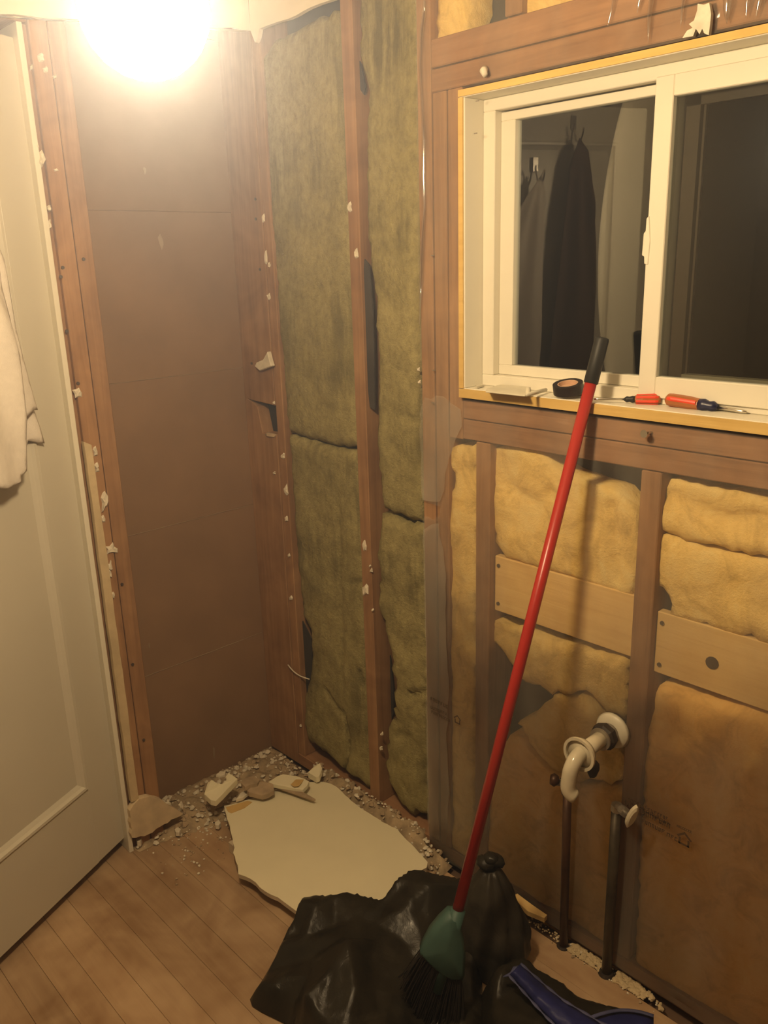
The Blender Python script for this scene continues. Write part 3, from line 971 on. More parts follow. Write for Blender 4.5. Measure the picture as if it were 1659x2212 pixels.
def film_h(u, v, d):
    k = 0.0025 * fbm(u * 6, v * 2.2, 4, 3) + 0.0008 * fbm(u * 30, v * 12, 8, 3)
    k += 0.0055 * math.exp(-((u - 0.594 - 0.004 * math.sin(v * 5)) / 0.0042) ** 2) * (1 if v > 1.25 else max(0, (v - 1.05) / 0.2))
    for c, wd, a, zlo in ((1.045, 0.005, 0.0045, 1.90), (0.94, 0.008, 0.003, 1.92), (0.985, 0.007, 0.003, 1.92), (1.088, 0.006, 0.003, 1.92), (1.235, 0.008, 0.006, 1.89), (1.268, 0.005, 0.006, 1.89), (1.295, 0.005, 0.006, 1.89), (1.325, 0.006, 0.006, 1.89), (1.20, 0.008, 0.004, 1.9)):
        if v > zlo:
            k += a * math.exp(-((u - c - 0.10 * (v - zlo)) / wd) ** 2) * min(1, (v - zlo) / 0.03)
    if v < 0.25:
        k += 0.010 * (0.25 - v) / 0.25 * ridge(u * 6, v * 4, 2) * 0.6 + 0.006 * (0.25 - v) / 0.25
    return k


outline = [(0.586, 2.20), (2.3, 2.20), (2.3, 1.887), (0.709, 1.887), (0.709, 1.2605), (2.3, 1.2605), (2.3, 0.02), (1.5, 0.018), (1.16, 0.02), (1.02, 0.02), (0.80, 0.015), (0.66, 0.010), (0.592, 0.035),
           (0.588, 0.10), (0.583, 0.25), (0.584, 0.40), (0.588, 0.55), (0.584, 0.70), (0.582, 0.86), (0.586, 0.90), (0.583, 0.945), (0.588, 0.96), (0.600, 0.963), (0.618, 0.958), (0.640, 0.975), (0.642, 0.995), (0.615, 0.998), (0.584, 1.0),
           (0.581, 1.20), (0.583, 1.35), (0.580, 1.55), (0.582, 1.75), (0.588, 1.95)]
o = sheet(outline, 0.017, film_h, lambda u, v, k: (u, -0.0035 - max(k, -0.002), v), seed=3).build('film', M['film'], film, smooth=True)
fix_normals(o, (0, -1, 0))
lap = jag([(0.583, 1.215), (0.60, 1.25), (0.66, 1.262), (0.705, 1.235), (0.715, 1.20), (0.69, 1.16), (0.668, 1.10), (0.660, 1.04), (0.645, 1.005), (0.615, 1.0), (0.584, 1.004)], 0.02, 0.003, 3)
o = sheet(lap, 0.015, lambda u, v, d: 0.002 * fbm(u * 12, v * 6, 9, 3), lambda u, v, k: (u, -0.0085 - k, v), seed=4).build('lap', M['film_cloudy'], film, smooth=True)
fix_normals(o, (0, -1, 0))
lap = [(0.589, 0.93), (0.618, 0.95), (0.640, 0.955), (0.662, 0.86), (0.660, 0.70), (0.672, 0.55), (0.660, 0.40), (0.668, 0.25), (0.655, 0.04), (0.594, 0.04), (0.588, 0.25), (0.590, 0.40), (0.591, 0.70)]
o = sheet(jag(lap, 0.03, 0.002, 5), 0.015, lambda u, v, d: 0.002 * fbm(u * 12, v * 6, 19, 3), lambda u, v, k: (u, -0.0085 - k, v), seed=5).build('lap', M['film_cloudy'], film, smooth=True)
fix_normals(o, (0, -1, 0))


for pts in ([(918, -30), (916, 30), (911, 70), (908, 140), (912, 220), (916, 300), (915, 380), (917, 450), (912, 520), (910, 600), (906, 700)],):
    MB().tube([onX(a, b, -0.007) for a, b in pts], [0.002] + [0.0042 + 0.0008 * math.sin(i * 1.9) for i in range(len(pts) - 2)] + [0.002], 10).build('fold', M['fold'], film, smooth=True)
for pts, r_ in (([(1412, -30), (1402, 40), (1400, 95)], 0.0035), ([(1388, -20), (1381, 6), (1376, 30)], 0.003), ([(1330, -20), (1322, 20), (1312, 60)], 0.0025), ([(1480, -20), (1474, 20), (1470, 60)], 0.0025), ([(1575, -40), (1574, 0), (1571, 30), (1570, 52)], 0.0065), ([(1623, -40), (1616, 0), (1611, 40)], 0.004), ([(1650, -40), (1642, 0), (1632, 40)], 0.004), ([(1615, -30), (1632, 5)], 0.004), ([(1660, -30), (1650, 8)], 0.005)):
    tt = [i / 14 for i in range(15)]
    xs_ = np.interp(tt, np.linspace(0, 1, len(pts)), [q[0] for q in pts])
    ys_ = np.interp(tt, np.linspace(0, 1, len(pts)), [q[1] for q in pts])
    MB().tube([onX(a, b, -0.007) for a, b in zip(xs_, ys_)], [max(0.0004, r_ * 1.4 * (1 - t ** 2.2)) for t in tt], 12).build('fold', M['fold'], film, smooth=True)


def print_rows(rows, seed):
    """faded factory print on the film: rows of short strokes along a slope given by two photo points"""
    rr = random.Random(seed)
    mb = MB()
    for (a, b, hgt, dens) in rows:
        A, B = onX(*a, -0.0125), onX(*b, -0.0125)
        L = B[0] - A[0]
        x = A[0]
        while x < B[0]:
            cw = hgt * rr.uniform(0.5, 0.75)
            if rr.random() < dens:
                z = A[2] + (B[2] - A[2]) * (x - A[0]) / L
                st = hgt * 0.2
                # an upright pair of strokes joined by a bar, varied from letter to letter
                mb.box((x, -0.0127, z), (x + st, -0.0125, z + hgt))
                kind = rr.randrange(4)
                if kind in (0, 1):
                    mb.box((x + cw - st, -0.0127, z), (x + cw, -0.0125, z + hgt))
                if kind in (0, 2):
                    mb.box((x + st, -0.0127, z), (x + cw, -0.0125, z + st))
                if kind in (1, 2, 3):
                    mb.box((x + st, -0.0127, z + hgt - st), (x + cw, -0.0125, z + hgt))
                if kind == 3:
                    mb.box((x + st, -0.0127, z + hgt * 0.42), (x + cw * 0.8, -0.0125, z + hgt * 0.42 + st))
            x += cw + hgt * 0.22
    return mb


def house_mark(mb, px, py, s):
    p = onX(px, py, -0.0125)
    x, z = p[0], p[2]
    t = s * 0.16
    roof = [(x - s * 0.62, z + s * 0.10), (x, z + s * 0.62), (x + s * 0.62, z + s * 0.10), (x + s * 0.5, z - 0.02 * s), (x, z + s * 0.40), (x - s * 0.5, z - 0.02 * s)]
    mb.prism([(a, -0.0127, b) for a, b in roof], (0, 0.0002, 0))
    mb.box((x - s * 0.45, -0.0127, z - s * 0.6), (x - s * 0.45 + t, -0.0125, z))
    mb.box((x + s * 0.45 - t, -0.0127, z - s * 0.6), (x + s * 0.45, -0.0125, z))
    mb.box((x - s * 0.45, -0.0127, z - s * 0.6), (x + s * 0.45, -0.0125, z - s * 0.6 + t))


mb = print_rows([((1350, 1738), (1446, 1790), 0.011, 1), ((1356, 1730), (1440, 1772), 0.008, 1), ((1390, 1752), (1445, 1784), 0.007, 1),
                 ((1386, 1776), (1436, 1802), 0.009, 1), ((1440, 1806), (1462, 1818), 0.009, 1), ((1462, 1786), (1494, 1800), 0.005, 1)], 5)
house_mark(mb, 1478, 1812, 0.026)
mb.build('print', M['ink'], film, kind='stuff', label='faded dark lettering with a small house mark')
mb = print_rows([((930, 1512), (965, 1530), 0.010, 1), ((930, 1530), (962, 1544), 0.008, 1), ((932, 1540), (972, 1560), 0.008, 1)], 6)
house_mark(mb, 988, 1554, 0.02)
mb.build('print', M['ink'], film, kind='stuff', label='faded dark lettering with a small house mark')
for i, (px, py) in enumerate([(1032, 218), (1028, 288), (938, 800), (936, 870), (935, 552)]):
    p = onX(px, py, -0.005)
    MB().box((p[0] - 0.004, p[1] - 0.002, p[2] - 0.001), (p[0] + 0.004, p[1], p[2] + 0.001)).build('staple', M['galv'], film)

# ================================================================== LAMP
lamp = empty('hanging_lamp', LAMP_POS, 'bare glowing round lamp hanging near the ceiling at upper left', 'lamp')
bm = bmesh.new()
bmesh.ops.create_icosphere(bm, subdivisions=3, radius=LAMP_R)
me = bpy.data.meshes.new('globe')
bm.to_mesh(me)
bm.free()
for p in me.polygons:
    p.use_smooth = True
me.materials.append(emit('lit_globe', LAMP_COLOR, LAMP_STRENGTH))
o = bpy.data.objects.new('globe', me)
C.objects.link(o)
o.parent = lamp
x, y, z = LAMP_POS
MB().tube([(x, y, z + LAMP_R * 0.93), (x, y, z + LAMP_R + 0.045), (x, y, z + LAMP_R + 0.05)], [0.024, 0.024, 0.01], 20).build('lamp_holder', M['vinyl'], lamp)
MB().tube([(x, y, z + LAMP_R + 0.05), (x, y, CEIL - 0.018)], 0.003, 8).build('cord', M['vinyl'], lamp)
MB().tube([(x, y, CEIL - 0.02), (x, y, CEIL)], [0.05, 0.055], 20).build('ceiling_rose', M['vinyl'], lamp)

# ================================================================== BROOM
G = np.array([0.980, -0.425, 0.0])
D = np.array([0.050, 0.295, 0.954])
D /= np.linalg.norm(D)
broom = empty('broom', tuple(G), 'red handled angle broom leaning on the window sill, head on the black bag', 'broom')


def bp(t):
    return G + D * t


MB().tube([bp(0.265), bp(1.392)], 0.0115, 20).build('handle', M['red'], broom, smooth=True)
MB().tube([bp(1.386), bp(1.388), bp(1.470), bp(1.474), bp(1.475)], [0.0118, 0.0138, 0.0138, 0.0128, 0.008], 20).build('grip', M['grip'], broom, smooth=True, label='black plastic grip end')
# head: a flat angled cap carrying the bristles, broadside to the room
wv = np.array([_cy, _sy, 0.0])
wv = wv - D * (wv @ D)
wv /= np.linalg.norm(wv)
nv = np.cross(wv, D)              # faces the camera side when negative
if nv @ (CAM - G) < 0:
    nv = -nv


def hp(px, py, off=0.0):          # point on the broom head's own plane
    d = ray(px, py)
    t = ((bp(0.27) + nv * off - CAM) @ nv) / (d @ nv)
    return CAM + d * t


cap = [(968, 1966), (948, 1985), (929, 2008), (915, 2034), (907, 2052), (908, 2060), (930, 2083), (955, 2104), (975, 2114), (998, 2115), (1003, 2104), (1005, 2060), (1002, 2030), (996, 2004), (990, 1982), (988, 1967)]
co = [hp(a, b) for a, b in cap]
cc = sum(co) / len(co)
mb = MB()
n = len(co)
front = [cc + (q - cc) * 0.80 + nv * 0.020 for q in co]
backp = [q - nv * 0.016 for q in co]
mid = [q + nv * 0.006 for q in co]
ridge_line = [hp(980, 1990, 0.026), hp(985, 2095, 0.024)]
vs = backp + mid + front + [cc + nv * 0.022]
fs = [tuple(range(n))[::-1]]
for a in range(2):
    fs += [(a * n + i, a * n + (i + 1) % n, (a + 1) * n + (i + 1) % n, (a + 1) * n + i) for i in range(n)]
fs += [(2 * n + i, 2 * n + (i + 1) % n, 3 * n) for i in range(n)]
mb.add(vs, fs)
o = mb.build('cap', M['teal'], broom, smooth=True, label='teal plastic head cap')
fix_normals(o)
MB().tube([bp(0.10) + nv * 0.004, bp(0.285) + nv * 0.004], [0.012, 0.0155], 16).build('socket', M['teal'], broom, smooth=True)
mb = MB()
rb = random.Random(4)
low = [(908, 2058), (930, 2081), (955, 2102), (975, 2112), (998, 2113)]
lowp = [hp(a, b) for a, b in low]
tips = [hp(a, b) for a, b in ((862, 2120), (890, 2168), (918, 2215), (950, 2250), (1000, 2268))]
for i in range(420):
    t = rb.uniform(0, 3.999)
    k = int(t)
    a = lowp[k] + (lowp[k + 1] - lowp[k]) * (t - k) + nv * rb.uniform(-0.014, 0.012)
    b = tips[k] + (tips[k + 1] - tips[k]) * (t - k) + nv * rb.uniform(-0.026, 0.018) + wv * rb.uniform(-0.006, 0.006)
    b = np.array([b[0], b[1], max(b[2], 0.012)])
    a = a + (a - b) * 0.08
    m_ = (a + b) / 2 + wv * rb.uniform(-0.003, 0.003)
    mb.tube([a, m_, b], [0.0014, 0.0013, 0.0009], 4, cap=False)
mb.build('bristles', M['bristle'], broom, kind='stuff')

# ================================================================== SILL THINGS
ZS = zs + 0.0005
p = onZ(1232, 846, ZS)
# roll of tape lying tilted against the sash
tape = empty('tape_roll', (p[0], p[1], ZS), 'roll of black electrical tape on the sill left of the broom grip', 'tape')
a0 = onZ(1231, 842, ZS + 0.014)
tc_ = np.array([a0[0], 0.014, ZS + 0.0135])
ax = np.array([0.0, -0.22, 0.975])
ax /= np.linalg.norm(ax)


def ring(c, ax, ro, ri, hgt, n=36):
    ax = np.array(ax, float)
    s1 = np.cross(ax, [1, 0, 0.0])
    s1 /= np.linalg.norm(s1)
    s2 = np.cross(ax, s1)
    vs, fs = [], []
    for k in range(n):
        a = 2 * math.pi * k / n
        d = s1 * math.cos(a) + s2 * math.sin(a)
        for r_, q in ((ro, -hgt / 2), (ro, hgt / 2), (ri, hgt / 2), (ri, -hgt / 2)):
            vs.append(np.array(c) + d * r_ + ax * q)
    for k in range(n):
        j = (k + 1) % n
        for q in range(4):
            fs.append((k * 4 + q, k * 4 + (q + 1) % 4, j * 4 + (q + 1) % 4, j * 4 + q))
    return MB().add(vs, fs)


fix_normals(ring(tc_ + np.array([0, 0, 0.0055]), ax, 0.030, 0.0205, 0.019).build('tape_wrap', M['tape'], tape, smooth=False))
fix_normals(ring(tc_ + np.array([0, 0, 0.0055]), ax, 0.0203, 0.0185, 0.0185).build('card_core', M['tapecore'], tape, smooth=False))
fix_normals(MB().tube([tc_ + np.array([0, 0, 0.0055]) - ax * 0.006, tc_ + np.array([0, 0, 0.0055]) + ax * 0.001], 0.0184, 30).build('core_disc', M['tapecore'], tape))


def screwdriver(tail, head, hl, hr, cl_, cr, sr, label, handle='redplastic', collar='grip'):
    tail, head = np.array(tail), np.array(head)
    d = head - tail
    L = np.linalg.norm(d)
    d /= L
    t = empty('screwdriver', tuple(tail - np.array([0, 0, hr])), label, 'screwdriver', 'screwdrivers on the window sill')
    MB().tube([tail, tail + d * hl * 0.06, tail + d * hl * 0.2, tail + d * hl * 0.7, tail + d * hl], [hr * 0.6, hr * 0.92, hr, hr, hr * 0.86], 12).build('handle', M['acetate'], t)
    side = np.cross(d, [0, 0, 1.0])
    side /= np.linalg.norm(side)
    for k in range(6):
        a = math.pi * k / 3 + 0.35
        q = side * math.cos(a) + np.array([0, 0, 1.0]) * math.sin(a)
        if k % 2 == 0 or hr < 0.009:
            MB().tube([tail + d * hl * 0.10 + q * hr * 0.80, tail + d * hl * 0.22 + q * hr * 0.9, tail + d * hl * 0.95 + q * hr * 0.80], [hr * 0.28, hr * 0.36, hr * 0.32], 8).build('grip_inlay', M[handle], t, label='red inlay of the handle')
    e0 = tail + d * hl
    MB().tube([e0 - d * 0.001, e0 + d * cl_ * 0.25, e0 + d * cl_ * 0.5, e0 + d * cl_ * 0.75, e0 + d * cl_], [cr, cr * 1.1, cr * 0.8, cr * 0.95, cr * 0.45], 14).build('collar', M[collar], t, smooth=True)
    MB().tube([e0 + d * cl_ * 0.9, head - d * 0.008, head], [sr, sr, sr * 0.55], 10).build('shaft', M['steel'], t, smooth=True)
    return t


a, b = onZ(1428, 863, ZS + 0.009), onZ(1282, 862, ZS + 0.007)
screwdriver(a, b, abs(a[0] - onZ(1371, 862, ZS + 0.0075)[0]) * 1.02, 0.0088, 0.020, 0.0062, 0.0023, 'small red screwdriver on the sill, its shaft pointing left behind the broom handle')
a, b = onZ(1440, 862, ZS + 0.0125), onZ(1613, 890, ZS + 0.004)
q = onZ(1499, 873, ZS + 0.0115)
screwdriver(a, b, float(np.linalg.norm(q - a)), 0.0122, 0.034, 0.0105, 0.0032, 'large amber and red screwdriver with navy collar on the sill, pointing right', 'redplastic', 'navy')

# pale plate with a lever lying over the sill's edge
q = [onZ(a, b, ZS + 0.004) for a, b in ((1052, 842), (1080, 833), (1140, 838), (1146, 846), (1134, 857), (1049, 848))]
pl_ = empty('latch_plate', (q[0][0], q[0][1], ZS), 'pale grey metal plate with a lever at the left end of the sill', 'hardware')
MB().prism(q, (0, 0, 0.003)).build('plate', M['grey_plastic'], pl_, bevel=0.0008)
a, b = onZ(1137, 853, ZS + 0.011), onZ(1179, 842, ZS + 0.008)
MB().tube([a, a + (b - a) * 0.5, b], [0.0035, 0.0042, 0.0040], 12).build('lever', M['grey_plastic'], pl_, smooth=True)
a = onZ(1141, 851, ZS + 0.005)
MB().tube([a, a + np.array([0, 0, 0.014])], [0.006, 0.0045], 12).build('pivot', M['grey_plastic'], pl_)
q = [onZ(a, b, ZS + 0.001) for a, b in ((1028, 836), (1043, 832), (1045, 835), (1031, 839))]
MB().prism(q, (0, 0, 0.004)).build('paint_chip', M['grey_plastic'], label='small grey chip in the left corner of the sill', cat='chip', origin=tuple(q[0]))

# plug and screw in the wood around the window
p = onX(1050, 154, -0.006)
t = empty('wall_plug', (p[0], 0.0, p[2]), 'white plastic wall plug stuck over the window corner', 'wall plug')
MB().tube([p + np.array([-0.004, 0, 0.004]), p + np.array([0.0, -0.008, 0.0]), p + np.array([0.008, -0.012, -0.010])], [0.007, 0.0075, 0.005], 12).build('plug', M['plaster'], t, smooth=True)
p = onX(1403, 936, -0.006)
t = empty('screw', (p[0], 0.0, p[2]), 'steel screw sticking out of the wood under the sill', 'screw')
MB().tube([(p[0], 0.003, p[2]), (p[0] - 0.003, -0.018, p[2] + 0.001)], 0.003, 10).build('shank', M['steel'], t, smooth=True)
MB().tube([(p[0] - 0.003, -0.017, p[2] + 0.001), (p[0] - 0.0032, -0.021, p[2] + 0.001)], [0.004, 0.0075], 14).build('screw_head', M['steel'], t)

# ================================================================== PIPES
t0, b0 = onX(1226, 1704, -0.030), onX(1217, 2046, -0.030)
b0 = np.array([b0[0], -0.030, 0.0])
lp = empty('water_pipe', tuple(b0), 'brown copper water pipe on the left, standing up from the floor', 'pipe', 'water pipes')
MB().tube([b0, t0], 0.0098, 16).build('tube', M['copper'], lp, smooth=True)
MB().tube([b0, b0 + np.array([0, 0, 0.004])], [0.016, 0.013], 16).build('collar', M['rust'], lp)
v = onX(1217, 1688, -0.034)
MB().tube([t0 - np.array([0, 0, 0.012]), t0, v + np.array([0, 0, 0.006])], [0.0135, 0.0145, 0.011], 14).build('fitting', M['darkpipe'], lp, smooth=True)
vb = onX(1200, 1690, -0.038)
MB().tube([v + np.array([0.006, 0, 0]), vb], [0.008, 0.007], 12).build('valve_body', M['galv'], lp, smooth=True)
va = onX(1196, 1684, -0.045)
MB().tube([va + np.array([0.010, 0.006, 0]), va + np.array([0.002, 0, 0]), va - np.array([0.006, 0.004, 0])], [0.008, 0.015, 0.011], 16).build('valve_knob', M['copper'], lp, smooth=True)

t1, b1 = onX(1332, 1748, -0.028), onX(1310, 2103, -0.028)
b1 = np.array([b1[0], -0.028, 0.0])
rp_ = empty('water_pipe', tuple(b1), 'dark water pipe on the right with an oval shut-off handle', 'pipe', 'water pipes')
MB().tube([b1, t1], 0.0112, 16).build('tube', M['darkpipe'], rp_, smooth=True)
MB().tube([b1, b1 + np.array([0, 0, 0.006])], [0.019, 0.015], 16).build('collar', M['rust'], rp_)
c1 = onX(1324, 2092, -0.03)
MB().tube([t1 - np.array([0, 0, 0.003]), t1 + np.array([0, 0, 0.012])], [0.013, 0.012], 8).build('fitting', M['galv'], rp_)
s0, s1 = onX(1334, 1742, -0.035), onX(1352, 1756, -0.052)
MB().tube([s0, s0 + (s1 - s0) * 0.5, s0 + (s1 - s0) * 0.52, s1], [0.007, 0.007, 0.0105, 0.0105], 12).build('valve_body', M['galv'], rp_)
h0, h1 = onX(1354, 1785, -0.066), onX(1376, 1742, -0.066)
hc = (h0 + h1) / 2
hd = (h1 - h0)
dirn = s1 - s0
dirn /= np.linalg.norm(dirn)
up = hd / np.linalg.norm(hd)
dirn = dirn - up * (dirn @ up)
dirn /= np.linalg.norm(dirn)
wd = np.cross(up, dirn)
mb = MB()
n = 24
rim = []
for kk, (sc_, off) in enumerate(((0.75, -0.006), (1.0, -0.004), (1.0, 0.003), (0.7, 0.006))):
    for i in range(n):
        a = 2 * math.pi * i / n
        rim.append(hc + (up * math.cos(a) * np.linalg.norm(hd) / 2 * (1 + 0.03 * math.cos(6 * a)) + wd * math.sin(a) * 0.009) * sc_ + dirn * off)
fs = [tuple(range(n))[::-1], tuple(range(3 * n, 4 * n))] + [(k * n + i, k * n + (i + 1) % n, (k + 1) * n + (i + 1) % n, (k + 1) * n + i) for k in range(3) for i in range(n)]
o = mb.add(rim, fs).build('shutoff_handle', M['abs'], rp_, smooth=False, label='pale oval shut-off handle')
fix_normals(o)
MB().tube([s1, hc], 0.004, 10).build('stem', M['galv'], rp_)

# drain: wall flange, nut, arm and a cut elbow
A0 = onX(1326, 1576, 0.0)
ad = np.array([0, -1.0, 0])
dr = empty('drain_pipe', tuple(A0), 'yellowed drain pipe stub with nut and cut elbow, coming out of the wall', 'pipe')
MB().tube([A0 + ad * 0.004, A0 + ad * 0.010, A0 + ad * 0.016], [0.040, 0.036, 0.024], 28).build('wall_flange', M['grey_plastic'], dr, smooth=True)
MB().tube([A0 + ad * 0.016, A0 + ad * 0.040], 0.021, 24).build('pipe_end', M['galv'], dr, smooth=True)
MB().tube([A0 + ad * 0.026, A0 + ad * 0.030, A0 + ad * 0.044, A0 + ad * 0.048], [0.024, 0.029, 0.029, 0.023], 8).build('slip_nut', M['rust'], dr)
MB().tube([A0 + ad * 0.050, A0 + ad * 0.054], [0.024, 0.024], 24).build('washer', M['galv'], dr)
MB().tube([A0 + ad * 0.040, A0 + ad * 0.112], 0.0165, 24).build('arm', M['abs'], dr, smooth=True)
E1 = A0 + ad * 0.118
el = []
dn = np.array([-0.06, -0.10, -1.0])
dn /= np.linalg.norm(dn)
for i in range(9):
    a = i / 8 * math.pi / 2
    el.append(E1 + ad * 0.034 * math.sin(a) + dn * 0.034 * (1 - math.cos(a)))
el.append(el[-1] + dn * 0.022)
hook = el[-1]
for i in range(1, 6):
    a = i / 5 * math.pi * 0.36
    el.append(hook + dn * 0.03 * math.sin(a) + np.array([0.8, 0.55, 0]) * 0.03 * (1 - math.cos(a)))
MB().tube(el, [0.0155] * (len(el) - 1) + [0.0150], 24).build('elbow', M['abs'], dr, smooth=True)
fix_normals(ring(E1 + ad * 0.010, ad, 0.036, 0.030, 0.005, 32).build('hub_ring', M['abs'], dr, smooth=False))
MB().tube([E1 - ad * 0.004, E1 + ad * 0.006], [0.030, 0.030], 28).build('hub', M['abs'], dr, smooth=True)
q = E1 + np.array([0.024, 0.006, -0.030])
MB().blob(q, 0.017, 3, 0.12, (0.7, 0.8, 1.2), 2).build('drain_nut', M['rust'], dr, smooth=True)

# ================================================================== CLOTHS ON THE DOOR
def cloth(poly, base, amp, waves, seed, sp=0.012, fan=(0.33, 1.85)):
    def h(u, v, d):
        ang = math.atan2(u - fan[0], fan[1] - v)
        k = base + amp * math.sin(ang * waves + seed) * min(1.0, (fan[1] - v) / 0.35 + 0.15)
        k += 0.004 * fbm(u * 9, v * 5, seed, 3)
        return k - 0.004 * math.exp(-d / 0.006)
    return sheet(poly, sp, h, lambda u, v, k: door_pt(u, v, k), back=lambda u, v: h(u, v, 1) - 0.007, seed=seed)


towel = empty('towel', door_pt(0.33, 1.10, 0.03), 'white towel hanging on the open door, corners drooping, at left edge', 'towel')
for nm, px_pts, rest, base, amp, wv_, sd in (
        ('fold', [(-18, 480), (8, 560), (18, 610), (44, 712), (58, 770), (70, 826), (80, 868), (85, 886), (74, 886), (60, 898), (44, 905)], [(0.26, 1.30), (0.33, 1.74)], 0.034, 0.006, 22, 1),
        ('fold', [(-10, 560), (22, 690), (52, 800), (72, 880), (88, 925), (98, 958), (84, 956), (66, 952), (58, 985), (40, 1000)], [(0.26, 1.25), (0.32, 1.70)], 0.016, 0.004, 18, 2),
        ('front_fold', [(-28, 480), (0, 566), (14, 620), (30, 700), (40, 770), (50, 850), (58, 905), (62, 950), (68, 1000), (69, 1018), (58, 1030), (56, 1044), (36, 1050), (18, 1056), (0, 1055), (-20, 1048)], [(0.34, 1.10), (0.352, 1.30), (0.352, 1.55), (0.35, 1.76), (0.34, 1.82)], 0.052, 0.010, 26, 3)):
    poly = [onD(a, b, base) for a, b in px_pts] + rest
    o = cloth(poly, base, amp, wv_, sd, sp=0.008).build(nm, M['cloth'], towel, smooth=True)
    fix_normals(o, n3)
robe = cloth([(0.47, 1.93), (0.44, 1.85), (0.42, 1.70), (0.40, 1.45), (0.385, 1.2), (0.375, 0.90), (0.42, 0.88), (0.50, 0.90), (0.58, 0.89), (0.57, 1.2), (0.56, 1.45), (0.545, 1.60), (0.54, 1.78), (0.51, 1.89)], 0.050, 0.018, 34, 7, fan=(0.47, 2.0)).build(
    'robe', M['robe'], label='dark robe hanging on the door hook, seen only in the window reflection', cat='robe', smooth=True, origin=door_pt(0.47, 0.9, 0.04))
fix_normals(robe, n3)
for s_, z_ in ((0.335, 1.80), (0.475, 1.93)):
    hk = empty('door_hook', door_pt(s_, z_, 0.0), 'bright wire hook on the door carrying the ' + ('towel' if s_ < 0.4 else 'robe'), 'hook')
    MB().tube([door_pt(s_, z_ + 0.05, 0.001), door_pt(s_, z_ + 0.03, 0.006), door_pt(s_, z_ - 0.005, 0.02), door_pt(s_, z_ - 0.012, 0.045), door_pt(s_, z_ + 0.01, 0.062), door_pt(s_, z_ + 0.03, 0.066)], 0.0032, 10).build('wire', M['steel'], hk, smooth=True)
    dbox(s_ - 0.010, s_ + 0.010, z_ + 0.03, z_ + 0.075, 0.0, 0.004).build('plate', M['steel'], hk, bevel=0.001)

# ================================================================== DRYWALL BOARD AND RUBBLE
ZB = 0.046
bo = [(484, 1740), (500, 1738), (535, 1728), (570, 1716), (610, 1704), (650, 1690), (690, 1688), (716, 1692), (735, 1705), (758, 1730), (790, 1752), (835, 1781), (856, 1791), (880, 1815), (905, 1842), (924, 1862), (922, 1874), (900, 1885), (870, 1910), (840, 1960), (780, 2010), (720, 2010), (668, 1984),
      (640, 1967), (612, 1948), (585, 1932), (562, 1916), (553, 1906), (540, 1898), (515, 1888), (511, 1860), (503, 1842), (505, 1820), (500, 1803), (496, 1785), (488, 1760)]
bw = [onZ(a, b, ZB) for a, b in bo]
bxy = jag([(p[0], p[1]) for p in bw], 0.016, 0.0013, 9)
tb = empty('drywall_board', (0.40, -0.25, 0.03), 'large broken cream drywall board lying on the floor in the corner', 'drywall')
MB().prism([(a, b, ZB) for a, b in bxy], (0, 0, -0.0015)).build('face_paper', M['board'], tb)
MB().prism([(a, b, ZB - 0.0016) for a, b in [(0.40 + (q[0] - 0.40) * 0.997, -0.25 + (q[1] + 0.25) * 0.997) for q in bxy]], (0, 0, -0.0115)).build('gypsum_core', M['gypcore'], tb)
st_ = [onZ(a, b, ZB + 0.0004) for a, b in ((488, 1744), (535, 1730), (545, 1733), (528, 1746), (500, 1757), (493, 1754))]
MB().prism(st_, (0, 0, 0.0006)).build('tape_strip', M['paper'], tb, label='tan paper strip at the corner of the board')
MB().box((0.20, -0.40, 0.001), (0.62, -0.13, ZB - 0.0135)).build('under_layer', M['gypcore'], tb)


def slab(name, pts, z, thick, mat, label, cat='plaster chunk', lift=None, group=None):
    """a broken flat piece; lift gives per-corner height above z"""
    P = []
    for i, (a, b) in enumerate(pts):
        P.append(onZ(a, b, z + (lift[i] if lift else 0)))
    o = MB().prism(P, (0, 0, -thick)).build(name, M[mat], label=label, cat=cat, group=group, origin=tuple(sum(P) / len(P) - np.array([0, 0, thick])), bevel=0.0008)
    return o


slab('plaster_chunk', [(441, 1715), (448, 1692), (457, 1684), (470, 1692), (479, 1693), (489, 1685), (488, 1676), (494, 1669), (513, 1682), (490, 1705), (480, 1716), (466, 1730), (455, 1728)],
     0.10, 0.018, 'board', 'white plaster chunk with a bite out of its top edge, left end of the heap', lift=[0, .012, .02, .016, .012, .014, .018, .022, .014, .006, 0, -.004, -.004])
slab('plaster_chunk', [(466, 1674), (474, 1667), (487, 1666), (486, 1673), (478, 1675)], 0.125, 0.008, 'plaster', 'small white sliver behind the bitten plaster chunk')
slab('plaster_chunk', [(533, 1707), (545, 1690), (552, 1686), (575, 1688), (590, 1693), (592, 1706), (580, 1714), (566, 1718), (548, 1713), (538, 1711)], 0.082, 0.016, 'plaster_dirty', 'brown backed plaster chunk lying on the board by its tan strip', lift=[0, .012, .014, .012, .004, 0, -.006, -.008, -.004, 0])
slab('plaster_chunk', [(537, 1711), (548, 1713), (566, 1718), (576, 1716), (570, 1721), (556, 1720), (540, 1716)], 0.068, 0.006, 'plaster', 'thin white edge flake under the brown backed chunk')
slab('plaster_chunk', [(520, 1690), (530, 1680), (548, 1676), (562, 1684), (556, 1692), (540, 1694), (530, 1700)], 0.098, 0.014, 'plaster_dirty', 'dusty tan plaster piece leaning behind the brown backed chunk')
slab('plaster_chunk', [(575, 1692), (600, 1676), (612, 1672), (640, 1676), (658, 1682), (668, 1688), (664, 1696), (654, 1706), (640, 1704), (615, 1698), (592, 1694)],
     0.080, 0.013, 'board', 'flat cream drywall piece on top of the board, tan strip at its right end', lift=[0, .006, .008, .006, .004, .002, 0, -.006, -.005, -.002, 0])
